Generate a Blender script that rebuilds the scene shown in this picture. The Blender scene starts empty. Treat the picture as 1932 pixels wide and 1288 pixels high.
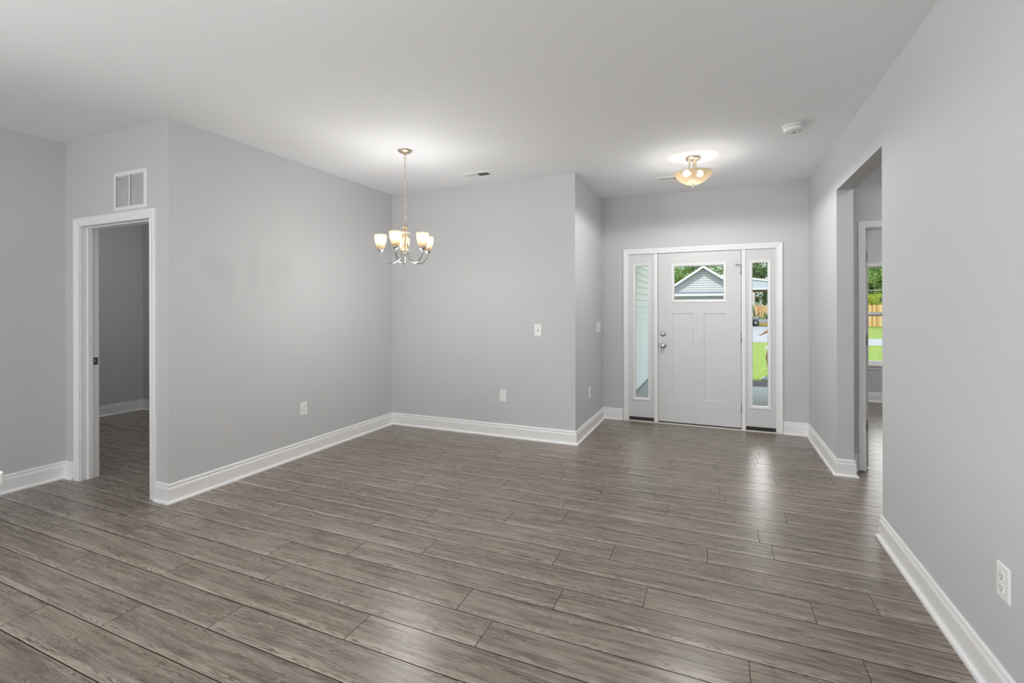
import bpy, bmesh, math, random
from mathutils import Vector, Matrix
R = math.radians
PI = math.pi
rng = random.Random(7)
sc = bpy.context.scene
COL = sc.collection

# ------------------------------------------------------------------ camera
CAM_H = 1.3797
cam_d = bpy.data.cameras.new('camera')
cam = bpy.data.objects.new('camera', cam_d); COL.objects.link(cam)
cam_d.sensor_fit = 'HORIZONTAL'; cam_d.sensor_width = 36.0
cam_d.lens = 36.0 * 897.75 / 1932
cam_d.shift_y = (581.613 - 644.0) / 1932
cam_d.clip_start = 0.02; cam_d.clip_end = 500
cam.matrix_world = (Matrix.Translation((0, 0, CAM_H)) @ Matrix.Rotation(R(23.3074), 4, 'Z')
                    @ Matrix.Rotation(R(90), 4, 'X') @ Matrix.Rotation(R(-0.1406), 4, 'Z'))
sc.camera = cam

# ------------------------------------------------------------------ world, sun, fill lights, exposure
SKY = 1.5
SKY_PATCH = 5.6           # added bright unseen bank low in the sky, for the floor reflections
SUN = 3.8
REAR_FILL = 85.0          # added fill light at the invented rear glass doors
KITCHEN_FILL = 175.0       # added fill light at the invented kitchen window
LIVING_FILL = 34.0         # added unseen fill above the camera, stands in for ceiling bounce
HALL = 60.0           # side-hall ceiling light
STUDY_FILL = 150.0          # added unseen study light, lifts its floor and walls
BED_FILL = 48.0             # added unseen dim fill in the room beyond the left doorway
CH_BULB, CH_FILL = 52.0, 19.0     # chandelier bulbs; added point light hung below it
FO_BULB, FO_SPOT, FO_FILL = 36.0, 40.0, 5.0     # foyer light bulbs; added spot and point light under its bowl
sc.view_settings.view_transform = 'Standard'
sc.view_settings.look = 'None'
sc.view_settings.exposure = 0.0
sc.view_settings.gamma = 1.0
sc.view_settings.use_curve_mapping = False
try:
    sc.cycles.max_bounces = 14
    sc.cycles.diffuse_bounces = 8
    sc.cycles.glossy_bounces = 5
    sc.cycles.transparent_max_bounces = 24
    sc.cycles.sample_clamp_indirect = 6.0
    sc.cycles.caustics_reflective = False
    sc.cycles.caustics_refractive = False
except Exception:
    pass
w = bpy.data.worlds.new('sky'); sc.world = w; w.use_nodes = True
nt = w.node_tree; nt.nodes.clear()
wo = nt.nodes.new('ShaderNodeOutputWorld'); bg = nt.nodes.new('ShaderNodeBackground')
tc = nt.nodes.new('ShaderNodeTexCoord'); sp = nt.nodes.new('ShaderNodeSeparateXYZ')
rp = nt.nodes.new('ShaderNodeValToRGB')
nt.links.new(tc.outputs['Generated'], sp.inputs[0]); nt.links.new(sp.outputs['Z'], rp.inputs[0])
rp.color_ramp.elements[0].position = 0.0; rp.color_ramp.elements[0].color = (0.92, 0.97, 1.0, 1)
rp.color_ramp.elements[1].position = 0.7; rp.color_ramp.elements[1].color = (0.42, 0.62, 0.95, 1)
def wmath(op, a, b):
    n = nt.nodes.new('ShaderNodeMath'); n.operation = op
    for i, x in enumerate((a, b)):
        if isinstance(x, (int, float)): n.inputs[i].default_value = x
        else: nt.links.new(x, n.inputs[i])
    return n.outputs[0]
def wstep(x, a, b):
    n = nt.nodes.new('ShaderNodeMapRange'); n.interpolation_type = 'SMOOTHSTEP'; nt.links.new(x, n.inputs['Value'])
    n.inputs['From Min'].default_value = a; n.inputs['From Max'].default_value = b; return n.outputs['Result']
wn = nt.nodes.new('ShaderNodeTexNoise'); wn.inputs['Scale'].default_value = 3.5; wn.inputs['Detail'].default_value = 5
nt.links.new(tc.outputs['Generated'], wn.inputs['Vector'])
patch = wmath('MULTIPLY', wstep(sp.outputs['Y'], 0.40, 0.72), wmath('MULTIPLY', wstep(sp.outputs['Z'], 0.15, 0.22), wstep(sp.outputs['Z'], 0.62, 0.46)))
patch = wmath('MULTIPLY', patch, wstep(wn.outputs['Fac'], 0.25, 0.5))
wm = nt.nodes.new('ShaderNodeMix'); wm.data_type = 'RGBA'; wm.inputs['B'].default_value = (1.0, 0.985, 0.96, 1)
nt.links.new(patch, wm.inputs['Factor']); nt.links.new(rp.outputs[0], wm.inputs['A']); nt.links.new(wm.outputs['Result'], bg.inputs[0])
nt.links.new(wmath('ADD', wmath('MULTIPLY', patch, SKY_PATCH - SKY), SKY), bg.inputs[1])
nt.links.new(bg.outputs[0], wo.inputs[0])

def add_light(name, kind, loc, rot, energy, color=(1, 1, 1), size=None, size_y=None, angle=None):
    d = bpy.data.lights.new(name, kind); o = bpy.data.objects.new(name, d); COL.objects.link(o)
    o.location = loc; o.rotation_euler = rot; d.energy = energy; d.color = color
    if size:
        if kind == 'AREA':
            d.shape = 'RECTANGLE'; d.size = size; d.size_y = size_y or size
        else:
            d.shadow_soft_size = size
    if angle is not None: d.angle = angle
    return o
add_light('sun', 'SUN', (0, -10, 30), (R(33), R(-5), 0), SUN, (1.0, 0.96, 0.9), angle=R(0.6))
# added fill lights outside the invented rear glass doors and kitchen window
add_light('rear_fill', 'AREA', (-2.0, -4.32, 1.22), (R(90), 0, 0), REAR_FILL, (1.0, 1.0, 1.0), 3.5, 2.1)
add_light('kitchen_fill', 'AREA', (-5.1, -1.9, 1.55), (R(90), 0, R(-90)), KITCHEN_FILL, (1.0, 1.0, 1.0), 2.4, 1.2)

# ------------------------------------------------------------------ plan
H = 2.743
XL, Y1, X2, Y2, XR = -3.576, 4.666, -1.3146, 5.9416, 0.9051
Y0, X0, YG, YH, ZO = 2.1408, -4.918, 4.6528, 3.4817, 2.3446
TW = 0.116
YR = -4.2            # rear wall
YD = 4.853           # hall door wall
YF = 8.463           # study window wall

# ------------------------------------------------------------------ mesh helper
class MB:
    def __init__(s): s.v = []; s.f = []; s.m = []; s.sm = []
    def quad(s, pts, mi=0, smooth=False):
        b = len(s.v); s.v += [tuple(p) for p in pts]; s.f.append(tuple(range(b, b + len(pts)))); s.m.append(mi); s.sm.append(smooth)
    def box(s, x0, y0, z0, x1, y1, z1, mi=0):
        if x0 > x1: x0, x1 = x1, x0
        if y0 > y1: y0, y1 = y1, y0
        if z0 > z1: z0, z1 = z1, z0
        b = len(s.v)
        s.v += [(x0,y0,z0),(x1,y0,z0),(x1,y1,z0),(x0,y1,z0),(x0,y0,z1),(x1,y0,z1),(x1,y1,z1),(x0,y1,z1)]
        for f in ((0,3,2,1),(4,5,6,7),(0,1,5,4),(1,2,6,5),(2,3,7,6),(3,0,4,7)):
            s.f.append(tuple(b + i for i in f)); s.m.append(mi); s.sm.append(False)
        return s
    def prism(s, poly, h0, h1, axis='z', mi=0):
        n = len(poly); b = len(s.v)
        def P(p, h):
            return {'z': (p[0], p[1], h), 'y': (p[0], h, p[1]), 'x': (h, p[0], p[1])}[axis]
        s.v += [P(p, h0) for p in poly] + [P(p, h1) for p in poly]
        s.f.append(tuple(b + i for i in range(n))[::-1]); s.m.append(mi); s.sm.append(False)
        s.f.append(tuple(b + n + i for i in range(n))); s.m.append(mi); s.sm.append(False)
        for i in range(n):
            j = (i + 1) % n
            s.f.append((b+i, b+j, b+n+j, b+n+i)); s.m.append(mi); s.sm.append(False)
        return s
    def sweep(s, rings, closed_ring=True, closed_path=False, caps=True, mi=0, smooth=False):
        """rings: list of equally long point lists"""
        b = len(s.v); n = len(rings[0]); k = len(rings)
        for r in rings: s.v += [tuple(p) for p in r]
        for i in range(k if closed_path else k - 1):
            i2 = (i + 1) % k
            for j in range(n if closed_ring else n - 1):
                j2 = (j + 1) % n
                s.f.append((b+i*n+j, b+i*n+j2, b+i2*n+j2, b+i2*n+j)); s.m.append(mi); s.sm.append(smooth)
        if caps and closed_ring and not closed_path:
            s.f.append(tuple(b + j for j in range(n))[::-1]); s.m.append(mi); s.sm.append(False)
            s.f.append(tuple(b + (k-1)*n + j for j in range(n))); s.m.append(mi); s.sm.append(False)
        return s
    def tube(s, pts, r, n=10, closed=False, mi=0):
        pts = [Vector(p) for p in pts]; k = len(pts)
        rad = r if isinstance(r, (list, tuple)) else [r] * k
        rings = []; up = None
        for i, p in enumerate(pts):
            if closed: t = pts[(i+1) % k] - pts[(i-1) % k]
            else: t = pts[min(i+1, k-1)] - pts[max(i-1, 0)]
            t.normalize()
            if up is None:
                up = Vector((0,0,1)) if abs(t.z) < 0.9 else Vector((1,0,0))
            a = (up - t * up.dot(t)); a.normalize(); bb = t.cross(a); up = a
            rings.append([p + (a*math.cos(2*PI*j/n) + bb*math.sin(2*PI*j/n)) * rad[i] for j in range(n)])
        return s.sweep(rings, True, closed, True, mi, True)
    def lathe(s, prof, c=(0,0,0), n=28, mi=0, smooth=True, axis='z', cap=True):
        """prof: list of (radius, height)"""
        rings = []
        for (r, h) in prof:
            ring = []
            for j in range(n):
                a = 2*PI*j/n; x, y = r*math.cos(a), r*math.sin(a)
                if axis == 'z': ring.append((c[0]+x, c[1]+y, c[2]+h))
                elif axis == 'y': ring.append((c[0]+x, c[1]+h, c[2]+y))
                else: ring.append((c[0]+h, c[1]+x, c[2]+y))
            rings.append(ring)
        return s.sweep(rings, True, False, cap, mi, smooth)
    def sphere(s, c, r, n=14, mi=0, sz=1.0):
        prof = [(max(1e-4, r*math.sin(PI*i/n)), -r*sz*math.cos(PI*i/n)) for i in range(n+1)]
        return s.lathe(prof, c, n*2, mi)
    def build(s, name, mats, parent=None, bevel=0.0, fix=True):
        me = bpy.data.meshes.new(name); me.from_pydata(s.v, [], s.f)
        if not isinstance(mats, (list, tuple)): mats = [mats]
        for m in mats: me.materials.append(m)
        for p, mi, sm in zip(me.polygons, s.m, s.sm): p.material_index = mi; p.use_smooth = sm
        if fix:
            bm = bmesh.new(); bm.from_mesh(me); bmesh.ops.recalc_face_normals(bm, faces=bm.faces); bm.to_mesh(me); bm.free()
        o = bpy.data.objects.new(name, me); COL.objects.link(o)
        if parent: o.parent = parent
        if bevel:
            b = o.modifiers.new('bevel', 'BEVEL'); b.width = bevel; b.segments = 2; b.limit_method = 'ANGLE'; b.angle_limit = R(40)
        return o

def tag(o, label, cat, group=None, kind=None):
    o['label'] = label; o['category'] = cat
    if group: o['group'] = group
    if kind: o['kind'] = kind
    return o
def thing(name, label, cat, loc=(0,0,0), rz=0.0, group=None, kind=None):
    o = bpy.data.objects.new(name, None); COL.objects.link(o); o.empty_display_size = 0.1
    o.location = loc; o.rotation_euler = (0, 0, rz)
    return tag(o, label, cat, group, kind)
def struct(o, label, cat):
    return tag(o, label, cat, None, 'structure')
def copy_tree(o, parent=None):
    c = o.copy(); COL.objects.link(c); c.parent = parent
    for ch in [x for x in COL.objects if x.parent is o]: copy_tree(ch, c)
    return c

# ------------------------------------------------------------------ materials
def mat(name, color, rough=0.5, metal=0.0, spec=0.5, var=0.03, scale=3.0, bump=0.0, bscale=200.0):
    m = bpy.data.materials.new(name); m.use_nodes = True
    t = m.node_tree; p = t.nodes['Principled BSDF']
    p.inputs['Roughness'].default_value = rough; p.inputs['Metallic'].default_value = metal
    p.inputs['Specular IOR Level'].default_value = spec
    c = t.nodes.new('ShaderNodeTexCoord'); n = t.nodes.new('ShaderNodeTexNoise')
    n.inputs['Scale'].default_value = scale; n.inputs['Detail'].default_value = 3
    mx = t.nodes.new('ShaderNodeMix'); mx.data_type = 'RGBA'
    a = tuple(max(0, x*(1-var)) for x in color); b = tuple(min(1, x*(1+var)) for x in color)
    mx.inputs['A'].default_value = (*a, 1); mx.inputs['B'].default_value = (*b, 1)
    t.links.new(c.outputs['Object'], n.inputs['Vector']); t.links.new(n.outputs['Fac'], mx.inputs['Factor'])
    t.links.new(mx.outputs['Result'], p.inputs['Base Color'])
    if bump:
        n2 = t.nodes.new('ShaderNodeTexNoise'); n2.inputs['Scale'].default_value = bscale; n2.inputs['Detail'].default_value = 4
        bu = t.nodes.new('ShaderNodeBump'); bu.inputs['Strength'].default_value = bump; bu.inputs['Distance'].default_value = 0.002
        t.links.new(c.outputs['Object'], n2.inputs['Vector']); t.links.new(n2.outputs['Fac'], bu.inputs['Height'])
        t.links.new(bu.outputs['Normal'], p.inputs['Normal'])
    return m
M = {}
M['wall'] = mat('wall_paint', (0.602, 0.606, 0.613), 0.75, 0, 0.25, 0.008, 0.6, 0.04, 160)
M['ceil'] = mat('ceiling_paint', (0.874, 0.880, 0.894), 0.9, 0, 0.15, 0.008, 0.6, 0.03, 160)
M['trim'] = mat('white_trim', (0.89, 0.89, 0.895), 0.35, 0, 0.5, 0.01, 4)
M['door'] = mat('white_door', (0.70, 0.70, 0.705), 0.4, 0, 0.5, 0.01, 4)
M['white'] = mat('white_metal', (0.86, 0.86, 0.86), 0.4, 0, 0.5, 0.01, 4)
M['plate'] = mat('white_plastic', (0.87, 0.87, 0.87), 0.3, 0, 0.5, 0.01, 20)
M['quartz'] = mat('white_quartz', (0.86, 0.86, 0.85), 0.18, 0, 0.5, 0.03, 8)
M['cab'] = mat('cabinet_paint', (0.72, 0.72, 0.71), 0.4)
M['nickel'] = mat('brushed_nickel', (0.60, 0.58, 0.55), 0.28, 1.0, 0.5, 0.05, 60)
M['lamptint_nickel'] = mat('nickel_lamplight_tint', (0.72, 0.60, 0.44), 0.3, 1.0, 0.5, 0.05, 60)  # nickel with the warm lamplight put into its colour
M['steel'] = mat('satin_steel', (0.50, 0.50, 0.50), 0.3, 1.0, 0.5, 0.05, 60)
M['armsteel'] = mat('grey_arm_steel', (0.33, 0.33, 0.33), 0.25, 1.0, 0.5, 0.05, 60)
M['hinge'] = mat('hinge_metal', (0.36, 0.36, 0.36), 0.4, 0.9, 0.5, 0.05, 60)
M['dark'] = mat('dark_gap', (0.02, 0.02, 0.02), 0.6)
M['rubber'] = mat('dark_bronze_sill', (0.022, 0.020, 0.018), 0.5)
M['slot'] = mat('slot_dark', (0.06, 0.06, 0.06), 0.6)
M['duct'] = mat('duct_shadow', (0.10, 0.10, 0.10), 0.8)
M['filter'] = mat('return_filter', (0.36, 0.36, 0.36), 0.9)
M['threshold'] = mat('pale_threshold', (0.66, 0.62, 0.58), 0.4)
M['strike'] = mat('bronze_strike', (0.16, 0.13, 0.10), 0.35, 0.8)
M['concrete'] = mat('porch_concrete', (0.42, 0.42, 0.39), 0.9, 0, 0.2, 0.12, 2.5, 0.2, 60)
M['street'] = mat('street_concrete', (0.36, 0.345, 0.335), 0.9, 0, 0.2, 0.06, 0.7)
M['brick'] = mat('foundation_block', (0.30, 0.28, 0.25), 0.9, 0, 0.2, 0.3, 9)
M['shingle'] = mat('grey_shingle', (0.22, 0.24, 0.26), 0.9, 0, 0.2, 0.35, 14)
M['extwhite'] = mat('white_exterior_trim', (0.78, 0.78, 0.76), 0.5)
M['beam'] = mat('brown_beam', (0.20, 0.13, 0.07), 0.8, 0, 0.3, 0.2, 6)
M['palegrey'] = mat('pale_grey_panel', (0.50, 0.54, 0.58), 0.7, 0, 0.3, 0.05, 2)
M['trunk'] = mat('bark', (0.12, 0.09, 0.065), 0.9, 0, 0.2, 0.4, 6)
M['skin'] = mat('tan_skin', (0.34, 0.17, 0.10), 0.55, 0, 0.4, 0.05, 12)
M['hair'] = mat('dark_hair', (0.03, 0.02, 0.015), 0.6)
M['cloth'] = mat('white_cotton', (0.80, 0.78, 0.76), 0.9, 0, 0.2, 0.04, 20)
M['shoe'] = mat('white_shoe', (0.72, 0.72, 0.75), 0.6)
M['black'] = mat('black_rubber', (0.03, 0.03, 0.03), 0.7)
M['green'] = mat('green_seat', (0.16, 0.22, 0.07), 0.7, 0, 0.3, 0.2, 8)
M['darkgreen'] = mat('dark_green_strut', (0.05, 0.16, 0.10), 0.5)
M['pink'] = mat('pale_post', (0.62, 0.56, 0.53), 0.7, 0, 0.3, 0.06, 5)
M['grey'] = mat('grey_plastic', (0.30, 0.31, 0.31), 0.6)
M['eye'] = mat('dark_eye', (0.05, 0.03, 0.02), 0.2)

def noise_mat(name, cols, scale, rough=0.9, trans=0.0, detail=6):
    m = bpy.data.materials.new(name); m.use_nodes = True; t = m.node_tree; p = t.nodes['Principled BSDF']
    p.inputs['Roughness'].default_value = rough; p.inputs['Specular IOR Level'].default_value = 0.2
    c = t.nodes.new('ShaderNodeTexCoord'); n = t.nodes.new('ShaderNodeTexNoise'); r = t.nodes.new('ShaderNodeValToRGB')
    n.inputs['Scale'].default_value = scale; n.inputs['Detail'].default_value = detail; n.inputs['Roughness'].default_value = 0.7
    e = r.color_ramp.elements
    e[0].position = 0.36; e[0].color = (*cols[0], 1); e[1].position = 0.64; e[1].color = (*cols[-1], 1)
    for i, cc in enumerate(cols[1:-1]):
        x = e.new(0.36 + 0.28*(i+1)/(len(cols)-1)); x.color = (*cc, 1)
    t.links.new(c.outputs['Object'], n.inputs['Vector']); t.links.new(n.outputs['Fac'], r.inputs['Fac'])
    t.links.new(r.outputs['Color'], p.inputs['Base Color'])
    if trans:
        tr = t.nodes.new('ShaderNodeBsdfTranslucent'); ms = t.nodes.new('ShaderNodeMixShader')
        ms.inputs[0].default_value = trans; o = t.nodes['Material Output']
        t.links.new(r.outputs['Color'], tr.inputs['Color'])
        t.links.new(p.outputs[0], ms.inputs[1]); t.links.new(tr.outputs[0], ms.inputs[2]); t.links.new(ms.outputs[0], o.inputs['Surface'])
    return m
M['grass'] = noise_mat('lawn_grass', [(0.09, 0.16, 0.015), (0.20, 0.28, 0.03), (0.36, 0.42, 0.10)], 16)
M['mulch'] = noise_mat('bark_mulch', [(0.03, 0.022, 0.02), (0.10, 0.075, 0.065), (0.22, 0.17, 0.15)], 26)
M['leafA'] = noise_mat('leaves_green', [(0.09, 0.15, 0.03), (0.24, 0.36, 0.09), (0.52, 0.64, 0.24)], 1.1, 0.7, 0.35)
M['leafB'] = noise_mat('leaves_dark', [(0.06, 0.11, 0.04), (0.18, 0.28, 0.11), (0.42, 0.54, 0.28)], 1.1, 0.7, 0.35)
M['leafC'] = noise_mat('leaves_yellow_green', [(0.30, 0.36, 0.04), (0.45, 0.52, 0.08), (0.62, 0.66, 0.15)], 2.0, 0.7, 0.35)

def lap_mat(name, color, axis_scale=1.0):
    return mat(name, color, 0.55, 0, 0.3, 0.02, 3)
M['siding'] = lap_mat('white_lap_siding', (0.82, 0.85, 0.85))
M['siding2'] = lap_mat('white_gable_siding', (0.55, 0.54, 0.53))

def fence_mat():
    m = bpy.data.materials.new('cedar_pickets'); m.use_nodes = True; t = m.node_tree; p = t.nodes['Principled BSDF']
    p.inputs['Roughness'].default_value = 0.85; p.inputs['Specular IOR Level'].default_value = 0.2
    c = t.nodes.new('ShaderNodeTexCoord'); s = t.nodes.new('ShaderNodeSeparateXYZ')
    a = t.nodes.new('ShaderNodeMath'); a.operation = 'DIVIDE'; a.inputs[1].default_value = 0.145
    f = t.nodes.new('ShaderNodeMath'); f.operation = 'FLOOR'
    wn = t.nodes.new('ShaderNodeTexWhiteNoise'); wn.noise_dimensions = '1D'; r = t.nodes.new('ShaderNodeValToRGB')
    r.color_ramp.elements[0].color = (0.50, 0.26, 0.09, 1); r.color_ramp.elements[1].color = (0.72, 0.52, 0.27, 1)
    t.links.new(c.outputs['Object'], s.inputs[0]); t.links.new(s.outputs['X'], a.inputs[0]); t.links.new(a.outputs[0], f.inputs[0])
    t.links.new(f.outputs[0], wn.inputs['W']); t.links.new(wn.outputs['Value'], r.inputs['Fac']); t.links.new(r.outputs['Color'], p.inputs['Base Color'])
    return m
M['fence'] = fence_mat()

def glass_mat():
    m = bpy.data.materials.new('clear_glass'); m.use_nodes = True; t = m.node_tree; t.nodes.remove(t.nodes['Principled BSDF'])
    o = t.nodes['Material Output']; tr = t.nodes.new('ShaderNodeBsdfTransparent'); gl = t.nodes.new('ShaderNodeBsdfGlossy')
    gl.inputs['Roughness'].default_value = 0.0; fr = t.nodes.new('ShaderNodeFresnel'); fr.inputs['IOR'].default_value = 1.1
    tr.inputs['Color'].default_value = (0.97, 0.985, 0.98, 1)
    ms = t.nodes.new('ShaderNodeMixShader'); t.links.new(fr.outputs[0], ms.inputs[0]); t.links.new(tr.outputs[0], ms.inputs[1]); t.links.new(gl.outputs[0], ms.inputs[2])
    t.links.new(ms.outputs[0], o.inputs['Surface']); return m
M['glass'] = glass_mat()

def frosted_mat(name, col, transp):
    m = bpy.data.materials.new(name); m.use_nodes = True; t = m.node_tree; p = t.nodes['Principled BSDF']
    p.inputs['Base Color'].default_value = (*col, 1); p.inputs['Roughness'].default_value = 0.35
    c = t.nodes.new('ShaderNodeTexCoord'); n = t.nodes.new('ShaderNodeTexNoise'); n.inputs['Scale'].default_value = 12
    t.links.new(c.outputs['Object'], n.inputs['Vector'])
    mr = t.nodes.new('ShaderNodeMapRange'); mr.inputs['To Min'].default_value = transp*0.9; mr.inputs['To Max'].default_value = transp*1.1
    t.links.new(n.outputs['Fac'], mr.inputs['Value'])
    tl = t.nodes.new('ShaderNodeBsdfTranslucent'); tl.inputs['Color'].default_value = (*col, 1)
    tp = t.nodes.new('ShaderNodeBsdfTransparent'); tp.inputs['Color'].default_value = (1.0, 0.93, 0.82, 1)
    m1 = t.nodes.new('ShaderNodeMixShader'); m1.inputs[0].default_value = 0.7
    m2 = t.nodes.new('ShaderNodeMixShader'); o = t.nodes['Material Output']
    t.links.new(p.outputs[0], m1.inputs[1]); t.links.new(tl.outputs[0], m1.inputs[2])
    t.links.new(mr.outputs['Result'], m2.inputs[0]); t.links.new(m1.outputs[0], m2.inputs[1]); t.links.new(tp.outputs[0], m2.inputs[2])
    t.links.new(m2.outputs[0], o.inputs['Surface']); return m
M['shade'] = frosted_mat('frosted_shade_glass', (0.30, 0.245, 0.175), 0.35)
M['bowl'] = frosted_mat('alabaster_bowl_glass', (0.40, 0.335, 0.245), 0.42)

def emit_mat(name, col, strength):
    m = bpy.data.materials.new(name); m.use_nodes = True; t = m.node_tree; p = t.nodes['Principled BSDF']
    p.inputs['Base Color'].default_value = (0.9, 0.9, 0.9, 1)
    p.inputs['Emission Color'].default_value = (*col, 1); p.inputs['Emission Strength'].default_value = strength
    return m
M['bulb'] = emit_mat('lit_bulb', (1.0, 0.98, 0.95), CH_BULB)
M['bulb2'] = emit_mat('lit_bulb_foyer', (1.0, 0.98, 0.95), FO_BULB)

# ---- floor planks
def floor_mat():
    m = bpy.data.materials.new('grey_brown_laminate'); m.use_nodes = True; t = m.node_tree; L = t.links; p = t.nodes['Principled BSDF']
    N = lambda k: t.nodes.new(k)
    uv = N('ShaderNodeUVMap'); uv.uv_map = 'plank'
    at = N('ShaderNodeAttribute'); at.attribute_name = 'rnd'
    sep = N('ShaderNodeSeparateColor'); L.new(at.outputs['Color'], sep.inputs[0])
    suv = N('ShaderNodeSeparateXYZ'); L.new(uv.outputs[0], suv.inputs[0])
    def math_(op, a, b=None, c=None):
        n = N('ShaderNodeMath'); n.operation = op
        for i, x in enumerate((a, b, c)):
            if x is None: continue
            if isinstance(x, (int, float)): n.inputs[i].default_value = x
            else: L.new(x, n.inputs[i])
        return n.outputs[0]
    ox = math_('MULTIPLY', sep.outputs[0], 53.0); oy = math_('MULTIPLY', sep.outputs[1], 31.0); oz = math_('MULTIPLY', sep.outputs[2], 17.0)
    ux = math_('ADD', suv.outputs[0], ox); vy = math_('ADD', suv.outputs[1], oy)
    def vec(sx, sy):
        c = N('ShaderNodeCombineXYZ'); L.new(math_('MULTIPLY', ux, sx), c.inputs[0]); L.new(math_('MULTIPLY', vy, sy), c.inputs[1]); L.new(oz, c.inputs[2]); return c.outputs[0]
    def noise(sx, sy, det=3.0, rough=0.5, dist=0.0):
        n = N('ShaderNodeTexNoise'); L.new(vec(sx, sy), n.inputs['Vector']); n.inputs['Scale'].default_value = 1.0
        n.inputs['Detail'].default_value = det; n.inputs['Roughness'].default_value = rough; n.inputs['Distortion'].default_value = dist
        return n.outputs['Fac']
    def mr(x, a, b, c=0.0, d=1.0, smooth=True):
        n = N('ShaderNodeMapRange'); n.interpolation_type = 'SMOOTHSTEP' if smooth else 'LINEAR'
        L.new(x, n.inputs['Value']); n.inputs['From Min'].default_value = a; n.inputs['From Max'].default_value = b
        n.inputs['To Min'].default_value = c; n.inputs['To Max'].default_value = d; return n.outputs['Result']
    cloud = noise(3.6, 7.0, 3, 0.58, 0.8)
    streak = noise(5.5, 30, 4, 0.62, 0.9)
    fibre = noise(14, 130, 4, 0.65)
    fine = noise(22, 420, 2, 0.6)
    # growth rings: contour lines of a stretched noise, strongest along the heart of some planks
    vo = N('ShaderNodeTexVoronoi'); vo.voronoi_dimensions = '2D'; L.new(vec(1.5, 5.6), vo.inputs['Vector']); vo.inputs['Scale'].default_value = 1.0; vo.inputs['Randomness'].default_value = 1.0
    vd = vo.outputs['Distance']
    knot = math_('MULTIPLY', mr(vd, 0.12, 0.02), mr(noise(31, 70, 2, 0.5), 0.25, 0.55))
    ringf = math_('ADD', noise(2.1, 6.5, 2.2, 0.5, 1.1), math_('MULTIPLY', mr(vd, 0.50, 0.0), 0.34))
    saw = math_('FRACT', math_('MULTIPLY', ringf, 12.0))
    ring = math_('MULTIPLY', mr(saw, 0.35, 0.86), mr(saw, 1.0, 0.92))
    wob = math_('MULTIPLY', math_('SUBTRACT', noise(1.4, 0.3, 2, 0.5), 0.5), 0.16)
    heart = math_('ABSOLUTE', math_('SUBTRACT', suv.outputs[1], math_('ADD', wob, math_('ADD', 0.055, math_('MULTIPLY', sep.outputs[2], 0.07)))))
    rmask = math_('MULTIPLY', math_('MAXIMUM', mr(heart, 0.080, 0.025), mr(vd, 0.45, 0.2)), mr(noise(1.6, 0.6, 1, 0.5), 0.32, 0.48))
    ringd = math_('MULTIPLY', ring, rmask)
    fring = math_('FRACT', math_('MULTIPLY', noise(1.2, 16.0, 1.2, 0.4, 0.5), 26.0))
    fringd = math_('MULTIPLY', mr(fring, 0.55, 0.95), mr(noise(2.0, 5, 1, 0.5), 0.46, 0.60))
    flake = math_('MULTIPLY', mr(noise(11, 75, 3, 0.6, 0.8), 0.57, 0.70), mr(noise(2.2, 10, 1, 0.5), 0.47, 0.62))
    tone = math_('ADD', math_('MULTIPLY', cloud, 0.80), math_('ADD', math_('MULTIPLY', streak, 0.20), math_('MULTIPLY', fibre, 0.15)))
    tone = math_('ADD', tone, math_('MULTIPLY', fine, 0.09))
    tone = mr(tone, 0.24, 1.00, 0.0, 1.0, False)
    tone = math_('SUBTRACT', tone, math_('MULTIPLY', ringd, 0.75))
    tone = math_('ADD', tone, math_('MULTIPLY', rmask, 0.13))
    tone = math_('SUBTRACT', tone, math_('MULTIPLY', fringd, 0.09))
    tone = math_('SUBTRACT', tone, math_('MULTIPLY', knot, 0.50))
    tone = math_('SUBTRACT', tone, math_('MULTIPLY', flake, 0.26))
    tone = math_('ADD', tone, math_('MULTIPLY', math_('SUBTRACT', sep.outputs[1], 0.5), 0.07))
    # darker micro-bevel along the plank edges
    ed = mr(math_('MINIMUM', math_('MINIMUM', suv.outputs[1], math_('SUBTRACT', 0.1775, suv.outputs[1])), math_('MINIMUM', suv.outputs[0], math_('SUBTRACT', 1.2155, suv.outputs[0]))), 0.0055, 0.0015)
    tone = math_('SUBTRACT', tone, math_('MULTIPLY', ed, 0.22))
    cr = N('ShaderNodeValToRGB'); L.new(tone, cr.inputs['Fac']); e = cr.color_ramp.elements
    e[0].position = 0.0; e[0].color = (0.100, 0.078, 0.060, 1); e[1].position = 1.0; e[1].color = (0.58, 0.51, 0.437, 1)
    x = e.new(0.5); x.color = (0.335, 0.286, 0.240, 1)
    hue = N('ShaderNodeMix'); hue.data_type = 'RGBA'; hue.blend_type = 'MULTIPLY'; hue.inputs['Factor'].default_value = 1.0
    tint = N('ShaderNodeMix'); tint.data_type = 'RGBA'; tint.inputs['A'].default_value = (1.03, 1.0, 0.95, 1); tint.inputs['B'].default_value = (0.99, 0.985, 1.02, 1)
    L.new(mr(noise(1.3, 6, 1), 0.35, 0.65), tint.inputs['Factor']); L.new(cr.outputs['Color'], hue.inputs['A']); L.new(tint.outputs['Result'], hue.inputs['B'])
    L.new(hue.outputs['Result'], p.inputs['Base Color'])
    L.new(mr(fibre, 0.3, 0.7, 0.23, 0.31, False), p.inputs['Roughness'])
    p.inputs['Specular IOR Level'].default_value = 0.62
    bu = N('ShaderNodeBump'); bu.inputs['Strength'].default_value = 0.12; bu.inputs['Distance'].default_value = 0.001
    L.new(math_('SUBTRACT', fibre, math_('MULTIPLY', ringd, 0.5)), bu.inputs['Height']); L.new(bu.outputs['Normal'], p.inputs['Normal'])
    return m
M['floor'] = floor_mat()
M['seam'] = mat('plank_seam', (0.018, 0.014, 0.012), 0.8)

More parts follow.
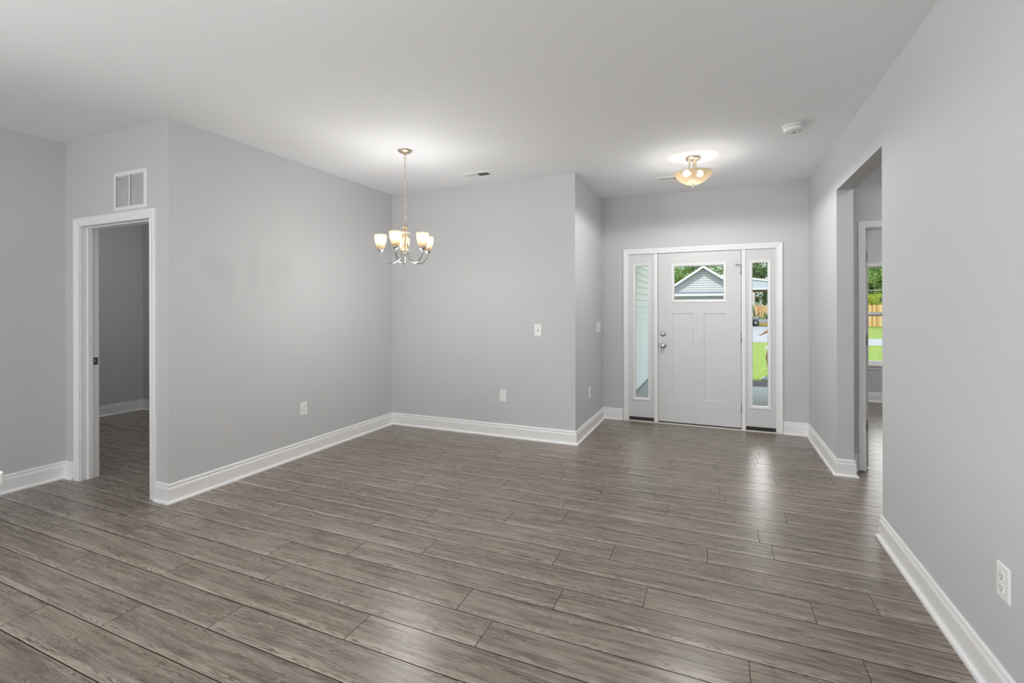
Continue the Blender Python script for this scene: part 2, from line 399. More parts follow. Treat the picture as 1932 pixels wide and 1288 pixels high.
# ------------------------------------------------------------------ setting: floor
def build_floor():
    W, LEN, YS = 0.1775, 1.2155, 1.187
    known = {0:-2.47, 1:-2.03, 2:-1.436, 3:-0.912, 4:0.111, 5:0.52, 6:-0.318, 7:0.398, 8:0.668, 9:-0.053, 10:0.286, 12:-0.318, 13:0.413, 14:0.053}
    g = 0.0021
    V = []; F = []; UV = []; RN = []; MI = []
    xa, xb, ya, yb = -7.4, 4.6, -4.3, 8.6
    RECTS = [(-7.4, 4.6, -4.3, Y2+0.14), (XR+TW, 4.6, Y2+0.14, 8.6)]   # house interior; the porch stays outside
    r0 = int(math.floor((ya - YS) / W)); r1 = int(math.ceil((yb - YS) / W))
    for k in range(r0, r1):
        off = known.get(k, rng.uniform(0, LEN))
        y0 = YS + k*W; y1 = y0 + W
        n0 = int(math.floor((xa - off) / LEN)); n1 = int(math.ceil((xb - off) / LEN))
        for n in range(n0, n1):
            x0 = off + n*LEN; x1 = x0 + LEN
            rn = (rng.random(), rng.random(), rng.random()); fl = rng.random() < 0.5
            for (ra, rb, rc, rd) in RECTS:
                a, b, c, d = max(x0, ra)+g*0.6, min(x1, rb)-g*0.6, max(y0, rc)+g*(y0 >= rc), min(y1, rd)-g*(y1 <= rd)
                if b <= a or d <= c: continue
                s = len(V); V += [(a,c,0),(b,c,0),(b,d,0),(a,d,0)]; F.append((s,s+1,s+2,s+3)); MI.append(0)
                q = [(a-x0,c-y0),(b-x0,c-y0),(b-x0,d-y0),(a-x0,d-y0)]
                if fl: q = [(LEN-u, W-v) for u, v in q]
                UV += q; RN += [rn]*4
                for (i, j) in ((0,1),(1,2),(2,3),(3,0)):       # plank sides, down to the underlay
                    p, r = V[s+i], V[s+j]; t = len(V)
                    V += [(p[0],p[1],-0.003),(r[0],r[1],-0.003)]
                    F.append((s+j, s+i, t, t+1)); MI.append(1); UV += [(0,0)]*4; RN += [rn]*4
    for (xa, xb, ya, yb) in RECTS:
        s = len(V); V += [(xa,ya,-0.003),(xb,ya,-0.003),(xb,yb,-0.003),(xa,yb,-0.003),(xa,ya,-0.05),(xb,ya,-0.05),(xb,yb,-0.05),(xa,yb,-0.05)]
        for f in ((0,1,2,3),(7,6,5,4),(0,4,5,1),(1,5,6,2),(2,6,7,3),(3,7,4,0)):
            F.append(tuple(s+i for i in f)); MI.append(1); UV += [(0,0)]*4; RN += [(0,0,0)]*4
    me = bpy.data.meshes.new('floor'); me.from_pydata(V, [], F)
    me.materials.append(M['floor']); me.materials.append(M['seam'])
    uvl = me.uv_layers.new(name='plank'); ca = me.color_attributes.new('rnd', 'FLOAT_COLOR', 'CORNER')
    for i, l in enumerate(uvl.data): l.uv = UV[i]
    for i, l in enumerate(ca.data): l.color = (*RN[i], 1.0)
    for p, mi in zip(me.polygons, MI): p.material_index = mi
    o = bpy.data.objects.new('floor', me); COL.objects.link(o)
    return struct(o, 'grey-brown wood-look plank floor', 'floor')
build_floor()

# ------------------------------------------------------------------ setting: ceiling and walls
mb = MB()
mb.prism([(-7.45,-4.4),(4.6,-4.4),(4.6,8.65),(XR+TW-0.02,8.65),(XR+TW-0.02,Y2+0.16),(X2-TW,Y2+0.16),(-7.45,Y2+0.16)], H, H+0.12)
struct(mb.build('ceiling', M['ceil']), 'smooth white flat ceiling', 'ceiling')

def wall(name, boxes, label, m='wall'):
    b = MB()
    for q in boxes: b.box(*q)
    return struct(b.build(name, M[m]), label, 'wall')
DX0, DX1, DZ = -4.700, -3.790, 2.047          # doorway in the left wall
wall('wall_left', [(XL-TW, Y0, 0, XL, Y1, H)], 'long grey wall left of the chandelier')
wall('wall_doorway', [(X0, Y0, 0, DX0-0.02, Y0+TW, H), (DX1+0.02, Y0, 0, XL-TW, Y0+TW, H), (DX0-0.02, Y0, DZ+0.02, DX1+0.02, Y0+TW, H)], 'grey wall around the open left doorway')
KY0, KY1, KZ0, KZ1 = -3.15, -0.65, 0.95, 2.2
wall('wall_alcove', [(X0-TW, YR, 0, X0, KY0, H), (X0-TW, KY1, 0, X0, Y0+TW, H), (X0-TW, KY0, 0, X0, KY1, KZ0), (X0-TW, KY0, KZ1, X0, KY1, H)], 'grey wall at the far left edge')
wall('wall_back', [(XL-TW, Y1, 0, X2-TW, Y1+TW, H)], 'grey wall behind the chandelier')
wall('wall_foyer_left', [(X2-TW, Y1, 0, X2, Y2, H)], 'short grey return wall left of the front door')
FX0, FX1, FZ = -1.005, 0.605, 2.055            # front door unit opening
wall('wall_front', [(X2-TW, Y2, 0, FX0, Y2+0.15, H), (FX1, Y2, 0, XR+TW, Y2+0.15, H), (FX0, Y2, FZ, FX1, Y2+0.15, H)], 'grey wall around the front door')
wall('wall_right', [(XR, YR, 0, XR+TW, YH, H), (XR, YG, 0, XR+TW, Y2, H), (XR, YH, ZO, XR+TW, YG, H)], 'grey right-hand wall with the hall opening')
SX0, SX1 = 1.150, 1.96                          # study doorway
wall('wall_hall', [(XR+TW, YD, 0, SX0-0.02, YD+TW, H), (SX1+0.02, YD, 0, 4.5, YD+TW, H), (SX0-0.02, YD, DZ+0.02, SX1+0.02, YD+TW, H)], 'grey hall wall around the study doorway')
wall('wall_hall_end', [(3.2, 1.0, 0, 3.2+TW, YD, H), (XR+TW, 0.9, 0, 3.2+TW, 1.0, H)], 'grey wall closing the side hall')
WX0, WX1, WZ0, WZ1 = 2.00, 2.90, 0.535, 2.0    # study window
wall('wall_study', [(XR+TW, YF, 0, WX0, YF+0.15, H), (WX1, YF, 0, 4.5, YF+0.15, H), (WX0, YF, 0, WX1, YF+0.15, WZ0), (WX0, YF, WZ1, WX1, YF+0.15, H),
                    (XR+TW-0.02, Y2+0.15, 0, XR+TW+0.11, YF, H), (4.5, YD, 0, 4.6, YF+0.15, H)], 'grey study wall with the far window')
wall('wall_bedroom', [(-7.396, Y0+TW, 0, -7.28, 4.02+TW, H), (-7.28, 4.02, 0, XL-TW, 4.02+TW, H), (-7.396, Y0, 0, X0-TW, Y0+TW, H)], 'grey walls of the dark room beyond the left doorway')
RX0, RX1 = -3.75, -0.25
wall('wall_rear', [(X0-TW, YR-TW, 0, RX0, YR, H), (RX1, YR-TW, 0, XR+TW, YR, H), (RX0, YR-TW, 2.27, RX1, YR, H)], 'grey rear wall with added glass doors, behind the camera')

# ------------------------------------------------------------------ baseboards
BB = [(0,0),(0.014,0),(0.014,0.101),(0.0130,0.105),(0.0085,0.1145),(0.0055,0.1165),(0.0055,0.1190),(0.0110,0.1225),(0.0112,0.127),(0.0085,0.135),(0.004,0.1395),(0,0.1395)]
SH = [(0.0135,0),(0.030,0),(0.030,0.007),(0.0285,0.012),(0.0245,0.0165),(0.019,0.019),(0.0135,0.020)]
def run(path, prof, mb):
    """path: floor points with the room on the right-hand side when walking; mitred corners"""
    P = [Vector((p[0], p[1])) for p in path]; k = len(P); rings = []
    for i in range(k):
        ns = []
        if i > 0: d = (P[i]-P[i-1]).normalized(); ns.append(Vector((d.y, -d.x)))
        if i < k-1: d = (P[i+1]-P[i]).normalized(); ns.append(Vector((d.y, -d.x)))
        if len(ns) == 1: o = ns[0]
        else: o = (ns[0]+ns[1]) / (1 + ns[0].dot(ns[1]))
        rings.append([(P[i].x+o.x*t, P[i].y+o.y*t, z) for (t, z) in prof])
    mb.sweep(rings, True, False, True)
def baseboard(name, path, label):
    a = MB(); run(path, BB, a); o = struct(a.build(name, M['trim']), label, 'baseboard')
    b = MB(); run(path, SH, b); b.build('shoe_molding', M['trim'], o)
CW = 0.072                                      # casing width
baseboard('baseboard_left', [(DX1+CW+0.004, Y0), (XL, Y0), (XL, Y1-0.0005)], 'white baseboard along the long left wall')
baseboard('baseboard_back', [(XL+0.0005, Y1), (X2, Y1), (X2, Y2), (FX0-0.062, Y2)], 'white baseboard under the chandelier wall and into the foyer')
baseboard('baseboard_front', [(FX1+0.058, Y2), (XR, Y2), (XR, YG), (XR+TW, YG), (XR+TW, YD), (SX0-CW+0.012, YD)], 'white baseboard right of the front door to the hall opening')
baseboard('baseboard_right', [(XR+TW, YH-0.8), (XR+TW, YH), (XR, YH), (XR, YR)], 'white baseboard along the near right wall')
baseboard('baseboard_alcove', [(X0, YR), (X0, Y0), (DX0-CW-0.008, Y0)], 'white baseboard of the alcove left of the open doorway')
baseboard('baseboard_bedroom', [(-7.28, Y0+TW), (-7.28, 4.02), (XL-TW, 4.02)], 'white baseboard in the dark room beyond the left doorway')
baseboard('baseboard_study', [(XR+TW+0.11, YF), (4.5, YF)], 'white baseboard below the study window')

# ------------------------------------------------------------------ casings
CAS = [(0.004,0),(0.004,0.010),(0.008,0.0125),(0.018,0.0130),(0.022,0.0105),(0.026,0.0130),(0.048,0.0165),(0.056,0.0185),(0.066,0.019),(0.0705,0.0165),(0.072,0.012),(0.072,0)]
def casing(xl, xr, zt, y, prof, mb, flip=1, zb=0.0, scale=1.0):
    """three mitred sides round an opening in a wall facing -y (flip=1)"""
    pr = [(u*scale, t) for u, t in prof]
    rings = [[(xl-u, y-flip*t, zb) for u, t in pr], [(xl-u, y-flip*t, zt+u) for u, t in pr],
             [(xr+u, y-flip*t, zt+u) for u, t in pr], [(xr+u, y-flip*t, zb) for u, t in pr]]
    mb.sweep(rings, True, False, True)

# left doorway: casing, jamb with stop, strike plate
tr = thing('trim_1', 'white casing and jamb of the open left doorway', 'door frame', ((DX0+DX1)/2, Y0, 0), 0, None, 'structure')
off = Vector(tr.location)
class LB(MB):                                   # builder whose parts are given in world coordinates
    def __init__(s, org): super().__init__(); s.org = Vector(org)
    def build(s, *a, **k):
        s.v = [tuple(Vector(p) - s.org) for p in s.v]; return super().build(*a, **k)
m_ = LB(off); casing(DX0, DX1, DZ-0.008, Y0, CAS, m_); m_.build('casing', M['trim'], tr)
m_ = LB(off); casing(DX0, DX1, DZ-0.008, Y0+TW, CAS, m_, -1); m_.build('casing', M['trim'], tr)
m_ = LB(off)
m_.box(DX0-0.019, Y0, 0, DX0, Y0+TW, DZ); m_.box(DX1, Y0, 0, DX1+0.019, Y0+TW, DZ); m_.box(DX0-0.019, Y0, DZ, DX1+0.019, Y0+TW, DZ+0.019)
m_.build('jamb', M['trim'], tr, 0.001)
m_ = LB(off)
for (a, b, c, d) in ((DX0, 0, DX0+0.011, DZ), (DX1-0.011, 0, DX1, DZ), (DX0+0.011, DZ-0.011, DX1-0.011, DZ)):
    m_.box(a, Y0+0.045, b, c, Y0+0.080, d)
m_.build('door_stop', M['trim'], tr, 0.0015)
m_ = LB(off); m_.box(DX0, Y0+0.0835, 0.925, DX0+0.002, Y0+TW-0.001, 0.985); m_.box(DX0+0.0018, Y0+0.090, 0.945, DX0+0.0026, Y0+0.100, 0.967, 1)
st = m_.build('strike_plate', [M['strike'], M['nickel']], tr); st['label'] = 'dark bronze strike plate'

# study doorway: casing, jamb, stop, hinges and the open door leaf
tr = thing('trim_2', 'white casing and jamb of the study doorway in the side hall', 'door frame', ((SX0+SX1)/2, YD, 0), 0, None, 'structure'); off = Vector(tr.location)
CASN = [(u*0.78, t) for u, t in CAS]
m_ = LB(off); casing(SX0, SX1, DZ, YD, CASN, m_, 1, 0.012); m_.build('casing', M['trim'], tr)
m_ = LB(off); casing(SX0, SX1, DZ, YD+TW, CASN, m_, -1); m_.build('casing', M['trim'], tr)
m_ = LB(off)
m_.box(SX0-0.019, YD, 0, SX0, YD+TW, DZ); m_.box(SX1, YD, 0, SX1+0.019, YD+TW, DZ); m_.box(SX0-0.019, YD, DZ, SX1+0.019, YD+TW, DZ+0.019); m_.build('jamb', M['trim'], tr, 0.001)
m_ = LB(off)
for (a, b, c, d) in ((SX0, 0, SX0+0.011, DZ), (SX1-0.011, 0, SX1, DZ), (SX0+0.011, DZ-0.011, SX1-0.011, DZ)):
    m_.box(a, YD+0.045, b, c, YD+0.078, d)
m_.build('door_stop', M['trim'], tr, 0.0015)
dl = thing('door_2', 'white study door standing open inside the study', 'door', (SX0+0.03, YD+TW+0.012, 0), 0, None, 'structure'); off = Vector(dl.location)
m_ = LB(off); x0d = SX0+0.012
m_.box(x0d, YD+TW+0.012, 0.012, x0d+0.035, YD+TW+0.012+0.79, 2.03); m_.build('door_leaf', M['door'], dl, 0.002)
for z in (0.36, 1.10, 1.82):
    m_ = LB(off); m_.box(x0d+0.003, YD+TW+0.0095, z-0.045, x0d+0.030, YD+TW+0.0119, z+0.045); m_.box(x0d-0.0115, YD+TW-0.034, z-0.045, x0d-0.0085, YD+TW+0.010, z+0.045); m_.tube([(x0d-0.004, YD+TW+0.006, z-0.046), (x0d-0.004, YD+TW+0.006, z+0.046)], 0.0062, 10)
    m_.build('hinge', M['hinge'], dl)

# ------------------------------------------------------------------ front door unit
fd = thing('door_1', 'white panelled front door with a small top window', 'door', (-0.2, Y2, 0), 0, None, 'structure'); off = Vector(fd.location)
SL, SR, SB, ST = -0.6485, 0.2490, 0.026, 2.037          # slab
yf = Y2 + 0.012; th = 0.044
GX0, GX1, GZ0, GZ1 = -0.497, 0.101, 1.444, 1.902         # lite frame outside
P1, P2, PZ0, PZ1 = (-0.490, -0.256), (-0.141, 0.090), 0.303, 1.317
m_ = LB(off)
m_.box(SL, yf, SB, P1[0], yf+th, ST); m_.box(P2[1], yf, SB, SR, yf+th, ST)                       # stiles
m_.box(P1[0], yf, SB, P2[1], yf+th, PZ0); m_.box(P1[0], yf, PZ1, P2[1], yf+th, GZ0+0.02)        # rails
m_.box(P1[1], yf, PZ0, P2[0], yf+th, PZ1)                                                        # mullion
m_.box(P1[0], yf, GZ1-0.02, P2[1], yf+th, ST); m_.box(P1[0], yf, GZ0+0.02, GX0+0.02, yf+th, GZ1-0.02); m_.box(GX1-0.02, yf, GZ0+0.02, P2[1], yf+th, GZ1-0.02)
for P in (P1, P2):                                                                               # sunk panels with a sloped border
    s = 0.006; d = 0.007
    o4 = [(P[0], yf, PZ0), (P[1], yf, PZ0), (P[1], yf, PZ1), (P[0], yf, PZ1)]
    i4 = [(P[0]+s, yf+d, PZ0+s), (P[1]-s, yf+d, PZ0+s), (P[1]-s, yf+d, PZ1-s), (P[0]+s, yf+d, PZ1-s)]
    for i in range(4): j = (i+1) % 4; m_.quad([o4[i], o4[j], i4[j], i4[i]])
    m_.quad(i4)
    m_.box(P[0], yf+0.02, PZ0, P[1], yf+th-0.004, PZ1)
m_.build('door_slab', M['door'], fd, fix=True)
LF = [(0.0,0.0),(0.002,0.006),(0.006,0.009),(0.010,0.0095),(0.017,0.006),(0.024,0.0055),(0.030,0.003),(0.033,-0.004),(0.033,-0.03),(0,-0.03)]
def lite_frame(m_, x0, x1, z0, z1, y, prof):
    rings = []
    for (cx, cz, sx, sz) in ((x0,z0,1,1),(x1,z0,-1,1),(x1,z1,-1,-1),(x0,z1,1,-1)):
        rings.append([(cx+sx*u, y-t, cz+sz*u) for u, t in prof])
    m_.sweep(rings, True, True, False)
m_ = LB(off); lite_frame(m_, GX0, GX1, GZ0, GZ1, yf, LF); lf = m_.build('lite_frame', M['trim'], fd)
m_ = LB(off); m_.box(GX0+0.03, yf+0.012, GZ0+0.03, GX1-0.03, yf+0.016, GZ1-0.03); m_.build('glass_pane', M['glass'], lf)
# hardware
def knob_set(x, z, kind):
    m_ = LB(off)
    m_.lathe([(0.0005, 0.0), (0.033, 0.0), (0.033, -0.004), (0.030, -0.009), (0.020, -0.012), (0.0005, -0.012)], (x, yf, z), 32, 0, True, 'y')
    if kind == 'knob':
        o = m_.build('door_knob', M['steel'], fd); o['label'] = 'round satin nickel knob'
        m2 = LB(off); m2.lathe([(0.0105,-0.010),(0.0105,-0.030),(0.014,-0.036),(0.024,-0.043),(0.0285,-0.052),(0.0285,-0.060),(0.024,-0.067),(0.013,-0.070),(0.0005,-0.070)], (x, yf, z), 32, 0, True, 'y')
        m2.build('knob_grip', M['steel'], o)
    else:
        o = m_.build('deadbolt', M['steel'], fd); o['label'] = 'round satin nickel deadbolt'
        m2 = LB(off); m2.box(x-0.005, yf-0.030, z-0.020, x+0.005, yf-0.010, z+0.020); m2.build('thumb_turn', M['steel'], o, 0.003)
knob_set(-0.592, 1.075, 'bolt'); knob_set(-0.592, 0.932, 'knob')
m_ = LB(off); m_.lathe([(0.0005,0),(0.011,0),(0.011,-0.003),(0.006,-0.006),(0.0005,-0.006)], (-0.596, yf, 0.722), 18, 0, True, 'y'); m_.build('bore_cover', M['white'], fd)
m_ = LB(off); m_.box(SL-0.004, yf-0.001, 0.905, SL+0.003, yf+0.03, 0.965); m_.build('latch_plate', M['rubber'], fd)
for z in (1.805, 1.034, 0.249):
    m_ = LB(off); m_.tube([(SR+0.0035, yf-0.005, z-0.051), (SR+0.0035, yf-0.005, z+0.051)], 0.0068, 10)
    m_.sphere((SR+0.0035, yf-0.005, z+0.054), 0.006, 6); m_.box(SR-0.002, yf-0.003, z-0.05, SR+0.008, yf+0.02, z+0.05)
    h = m_.build('hinge', M['hinge'], fd)
    if z > 1.5:
        m2 = LB(off); m2.tube([(SR+0.002, yf-0.010, z+0.058), (SR-0.030, yf-0.034, z+0.062), (SR-0.048, yf-0.040, z+0.062)], 0.0035, 8)
        m2.lathe([(0.0005,0),(0.008,0),(0.008,0.012),(0.0005,0.012)], (SR-0.05, yf-0.046, z+0.062), 12, 0, True, 'y')
        m2.build('door_stop_arm', M['hinge'], h)
# frame of the unit: head, posts, threshold
m_ = LB(off); yb = Y2 + 0.15
m_.box(FX0, Y2+0.003, 0.0, -0.994, yb, FZ); m_.box(0.594, Y2+0.003, 0.0, FX1, yb, FZ); m_.box(-0.994, Y2+0.003, 2.042, 0.594, yb, FZ)
m_.box(-0.699, Y2+0.002, 0.012, -0.653, yb, 2.042); m_.box(0.2535, Y2+0.002, 0.012, 0.2955, yb, 2.042)
# rabbet behind the slab, closes the gap round it
m_.box(-0.653, yf+th+0.002, 0.012, -0.636, yb, 2.042); m_.box(0.237, yf+th+0.002, 0.012, 0.2535, yb, 2.042); m_.box(-0.636, yf+th+0.002, 2.026, 0.237, yb, 2.042)
m_.build('door_frame', M['trim'], fd, 0.002)
m_ = LB(off); m_.box(-0.652, Y2+0.008, 0.010, 0.2525, yb, 0.0195); m_.build('door_sweep', M['rubber'], fd)
m_ = LB(off); m_.prism([(Y2-0.018, 0.0), (Y2-0.018, 0.006), (Y2-0.012, 0.0115), (Y2+0.02, 0.012), (yb, 0.012), (yb, 0.0)], FX0+0.012, FX1+0.045, 'x'); m_.build('threshold', M['threshold'], fd, 0.001)
# casing
tc_ = MB(); casing(-0.994, 0.594, 2.033, Y2, CAS, tc_, 1, 0.0, 0.92)
struct(tc_.build('trim_3', M['trim']), 'white casing around the front door and its sidelights', 'door casing')

def sidelight(name, x0, x1, gx0, gx1, gz0, gz1, label):
    w_ = thing(name, label, 'sidelight window', ((x0+x1)/2, Y2+0.014, 0.03), 0, None, 'structure'); off = Vector(w_.location)
    y = Y2 + 0.014; m_ = LB(off)
    m_.box(x0, y, 0.052, gx0+0.02, y+0.044, 2.042); m_.box(gx1-0.02, y, 0.052, x1, y+0.044, 2.042)
    m_.box(gx0+0.02, y, 0.052, gx1-0.02, y+0.044, gz0+0.02); m_.box(gx0+0.02, y, gz1-0.02, gx1-0.02, y+0.044, 2.042)
    m_.build('sidelight_panel', M['door'], w_)
    m_ = LB(off); lite_frame(m_, gx0, gx1, gz0, gz1, y, LF); f = m_.build('lite_frame', M['trim'], w_)
    m_ = LB(off); m_.box(gx0+0.03, y+0.012, gz0+0.03, gx1-0.03, y+0.016, gz1-0.03); m_.build('glass_pane', M['glass'], f)
    m_ = LB(off); m_.box(x0, y-0.006, 0.0125, x1, y+0.044, 0.052); b = m_.build('bottom_strip', M['rubber'], w_); b['label'] = 'dark strip along the foot of the sidelight'
sidelight('window_1', -0.993, -0.7, -0.951, -0.738, 0.256, 1.921, 'narrow sidelight left of the front door, white siding behind it')
sidelight('window_2', 0.2965, 0.593, 0.333, 0.548, 0.252, 1.914, 'narrow sidelight right of the front door, lawn behind it')

# ------------------------------------------------------------------ study window
sw = thing('window_3', 'double-hung study window seen through the hall opening', 'window', ((WX0+WX1)/2, YF, WZ0), 0, None, 'structure'); off = Vector(sw.location)
m_ = LB(off); casing(WX0, WX1, 1.975, YF, [(u*0.75, t) for u, t in CAS], m_, 1, 0.545); m_.build('casing', M['trim'], sw)
m_ = LB(off); m_.box(WX0-0.07, YF-0.045, 0.527, WX1+0.07, YF+0.06, 0.548); m_.build('window_sill', M['trim'], sw, 0.004)
m_ = LB(off); m_.box(WX0-0.055, YF-0.014, 0.475, WX1+0.055, YF, 0.527); m_.build('apron', M['trim'], sw, 0.002)
m_ = LB(off)
m_.box(WX0, YF+0.005, 0.548, WX0+0.018, YF+0.145, WZ1); m_.box(WX1-0.018, YF+0.005, 0.548, WX1, YF+0.145, WZ1); m_.box(WX0+0.018, YF+0.005, 1.976, WX1-0.018, YF+0.145, WZ1); m_.box(WX0+0.018, YF+0.06, WZ0, WX1-0.018, YF+0.145, 0.56)
m_.build('window_frame', M['trim'], sw)
for nm, y, z0, z1, mun in (('upper_sash', YF+0.10, 1.252, 1.976, True), ('lower_sash', YF+0.065, 0.56, 1.314, False)):
    m_ = LB(off); a, b = WX0+0.018, WX1-0.018
    m_.box(a, y, z0, a+0.034, y+0.03, z1); m_.box(b-0.034, y, z0, b, y+0.03, z1); m_.box(a+0.034, y, z0, b-0.034, y+0.03, z0+0.036); m_.box(a+0.034, y, z1-(0.036 if not mun else 0.012), b-0.034, y+0.03, z1)
    if mun:
        m_.box(a+0.034, y+0.004, 1.628, b-0.034, y+0.02, 1.642); m_.box((a+b)/2-0.007, y+0.004, z0+0.036, (a+b)/2+0.007, y+0.02, z1-0.012)
    s_ = m_.build(nm, M['trim'], sw)
    m_ = LB(off); m_.box(a+0.03, y+0.022, z0+0.03, b-0.03, y+0.026, z1-0.008); m_.build('glass_pane', M['glass'], s_)

# rear glass doors, added for the fill light (behind the camera)
rw = thing('added_window_4', 'wide glass doors added in the rear wall behind the camera for fill light', 'window', ((RX0+RX1)/2, YR-TW/2, 0), 0, None, 'structure'); off = Vector(rw.location)
m_ = LB(off); yy = YR-0.08
m_.box(RX0, yy, 0, RX0+0.06, yy+0.05, 2.27); m_.box(RX1-0.06, yy, 0, RX1, yy+0.05, 2.27); m_.box(RX0+0.06, yy, 2.19, RX1-0.06, yy+0.05, 2.27); m_.box(RX0+0.06, yy, 0, RX1-0.06, yy+0.05, 0.08)
m_.box((RX0+RX1)/2-0.05, yy, 0.08, (RX0+RX1)/2+0.05, yy+0.05, 2.19); m_.build('window_frame', M['trim'], rw)
m_ = LB(off); m_.box(RX0+0.06, yy+0.02, 0.08, (RX0+RX1)/2-0.05, yy+0.024, 2.19); m_.box((RX0+RX1)/2+0.05, yy+0.02, 0.08, RX1-0.06, yy+0.024, 2.19); m_.build('glass_pane', M['glass'], rw)

kw = thing('added_window_5', 'wide kitchen window added in the left wall behind the camera for fill light', 'window', (X0-TW/2, (KY0+KY1)/2, KZ0), 0, None, 'structure'); off = Vector(kw.location)  # unseen window, added to carry the kitchen-side fill light
m_ = LB(off); xx = X0-0.08
m_.box(xx, KY0, KZ0, xx+0.05, KY0+0.05, KZ1); m_.box(xx, KY1-0.05, KZ0, xx+0.05, KY1, KZ1); m_.box(xx, KY0+0.05, KZ1-0.05, xx+0.05, KY1-0.05, KZ1); m_.box(xx, KY0+0.05, KZ0, xx+0.05, KY1-0.05, KZ0+0.05)
m_.box(xx, (KY0+KY1)/2-0.03, KZ0+0.05, xx+0.05, (KY0+KY1)/2+0.03, KZ1-0.05); m_.build('window_frame', M['trim'], kw)
m_ = LB(off); m_.box(xx+0.02, KY0+0.05, KZ0+0.05, xx+0.024, (KY0+KY1)/2-0.03, KZ1-0.05); m_.box(xx+0.02, (KY0+KY1)/2+0.03, KZ0+0.05, xx+0.024, KY1-0.05, KZ1-0.05); m_.build('glass_pane', M['glass'], kw)

# ------------------------------------------------------------------ wall plates
def rounded_plate(mb, w, h, d, r=0.004, mi=0):
    s = 0.0035
    o = [(-w/2,0,-h/2),(w/2,0,-h/2),(w/2,0,h/2),(-w/2,0,h/2)]
    i = [(-w/2+s,-d,-h/2+s),(w/2-s,-d,-h/2+s),(w/2-s,-d,h/2-s),(-w/2+s,-d,h/2-s)]
    k = [(-w/2,-d*0.45,-h/2),(w/2,-d*0.45,-h/2),(w/2,-d*0.45,h/2),(-w/2,-d*0.45,h/2)]
    mb.sweep([o, k, i], True, False, True, mi)
def outlet(label, loc, rz):
    t = thing('wall_outlet', label, 'power outlet', loc, rz, 'power outlets on the walls')
    m_ = MB(); rounded_plate(m_, 0.078, 0.120, 0.0065); m_.build('cover_plate', M['plate'], t)
    for z in (0.0205, -0.0205):
        m_ = MB(); n = 20
        pts = []
        for j in range(n):
            a = 2*PI*j/n; pts.append((0.0172*max(-0.86, min(0.86, math.cos(a)*1.15)), 0.0145*math.sin(a)))
        m_.prism([(x, z+zz) for x, zz in pts], -0.0062, -0.0088, 'y'); f = m_.build('receptacle', M['plate'], t)
        s_ = MB(); s_.box(-0.0078, -0.0092, z-0.001, -0.0056, -0.0086, z+0.0085); s_.box(0.0056, -0.0092, z, 0.0078, -0.0086, z+0.0075)
        s_.lathe([(0.0003,-0.0086),(0.0028,-0.0086),(0.0028,-0.0092),(0.0003,-0.0092)], (0, 0, z-0.0078), 10, 0, True, 'y'); s_.build('slots', M['slot'], f)
    m_ = MB(); m_.lathe([(0.0003,-0.006),(0.0028,-0.006),(0.0022,-0.0078),(0.0003,-0.0078)], (0,0,0), 10, 0, True, 'y'); m_.build('screw', M['white'], t)
    return t
outlet('power outlet low on the long left wall', (XL, 3.337, 0.440), PI/2)
outlet('power outlet low on the wall behind the chandelier', (-2.116, Y1, 0.440), 0)
outlet('power outlet low on the foyer return wall left of the front door', (X2, 5.235, 0.440), PI/2)
outlet('nearest power outlet, large at the right edge on the right wall', (XR, 2.170, 0.434), -PI/2)
def switch(label, loc, rz, gangs):
    t = thing('light_switch', label, 'light switch', loc, rz, 'light switches')
    w = 0.078 + 0.046*(gangs-1)
    m_ = MB(); rounded_plate(m_, w, 0.120, 0.0065); m_.build('cover_plate', M['plate'], t)
    for g in range(gangs):
        x = (g-(gangs-1)/2)*0.046
        m_ = MB(); m_.box(x-0.0052, -0.0072, -0.012, x+0.0052, -0.0060, 0.012); sl = m_.build('toggle_slot', M['slot'] if gangs == 1 else M['plate'], t)
        m_ = MB(); m_.prism([(-0.006,-0.004),(-0.0195,0.004),(-0.0205,0.0105),(-0.006,0.0065)], x-0.0042, x+0.0042, 'x'); m_.build('toggle', M['plate'], sl, 0.001)
        for z in (0.030, -0.030):
            m_ = MB(); m_.lathe([(0.0003,-0.006),(0.0028,-0.006),(0.0022,-0.0078),(0.0003,-0.0078)], (x,0,z), 10, 0, True, 'y'); m_.build('screw', M['white'], t)
    return t
switch('single light switch on the wall behind the chandelier', (-1.716, Y1, 1.151), 0, 1)
switch('wide triple light switch on the foyer return wall left of the front door', (X2, 5.68, 1.152), PI/2, 3)

# ------------------------------------------------------------------ return air grille above the left doorway
g = thing('return_air_grille', 'white louvered return air grille above the left doorway', 'air vent', (-4.0275, Y0, 2.2715)); hw, hh = 0.199, 0.145
m_ = MB(); fw = 0.028; y1_ = -0.008
FR = [(0,0),(0.002,0.007),(0.006,0.0095),(0.024,0.0095),(0.028,0.006),(0.028,0)]
rings = []
for (cx, cz, sx, sz) in ((-hw,-hh,1,1),(hw,-hh,-1,1),(hw,hh,-1,-1),(-hw,hh,1,-1)): rings.append([(cx+sx*u, -t, cz+sz*u) for u, t in FR])
m_.sweep(rings, True, True, False); m_.build('frame', M['white'], g)
m_ = MB(); m_.box(-0.008, -0.009, -hh+0.028, 0.008, -0.0002, hh-0.028); m_.build('center_bar', M['white'], g, 0.001)
m_ = MB(); m_.box(-hw+0.026, -0.0008, -hh+0.026, hw-0.026, -0.0002, hh-0.026); m_.build('duct_backing', M['filter'], g)
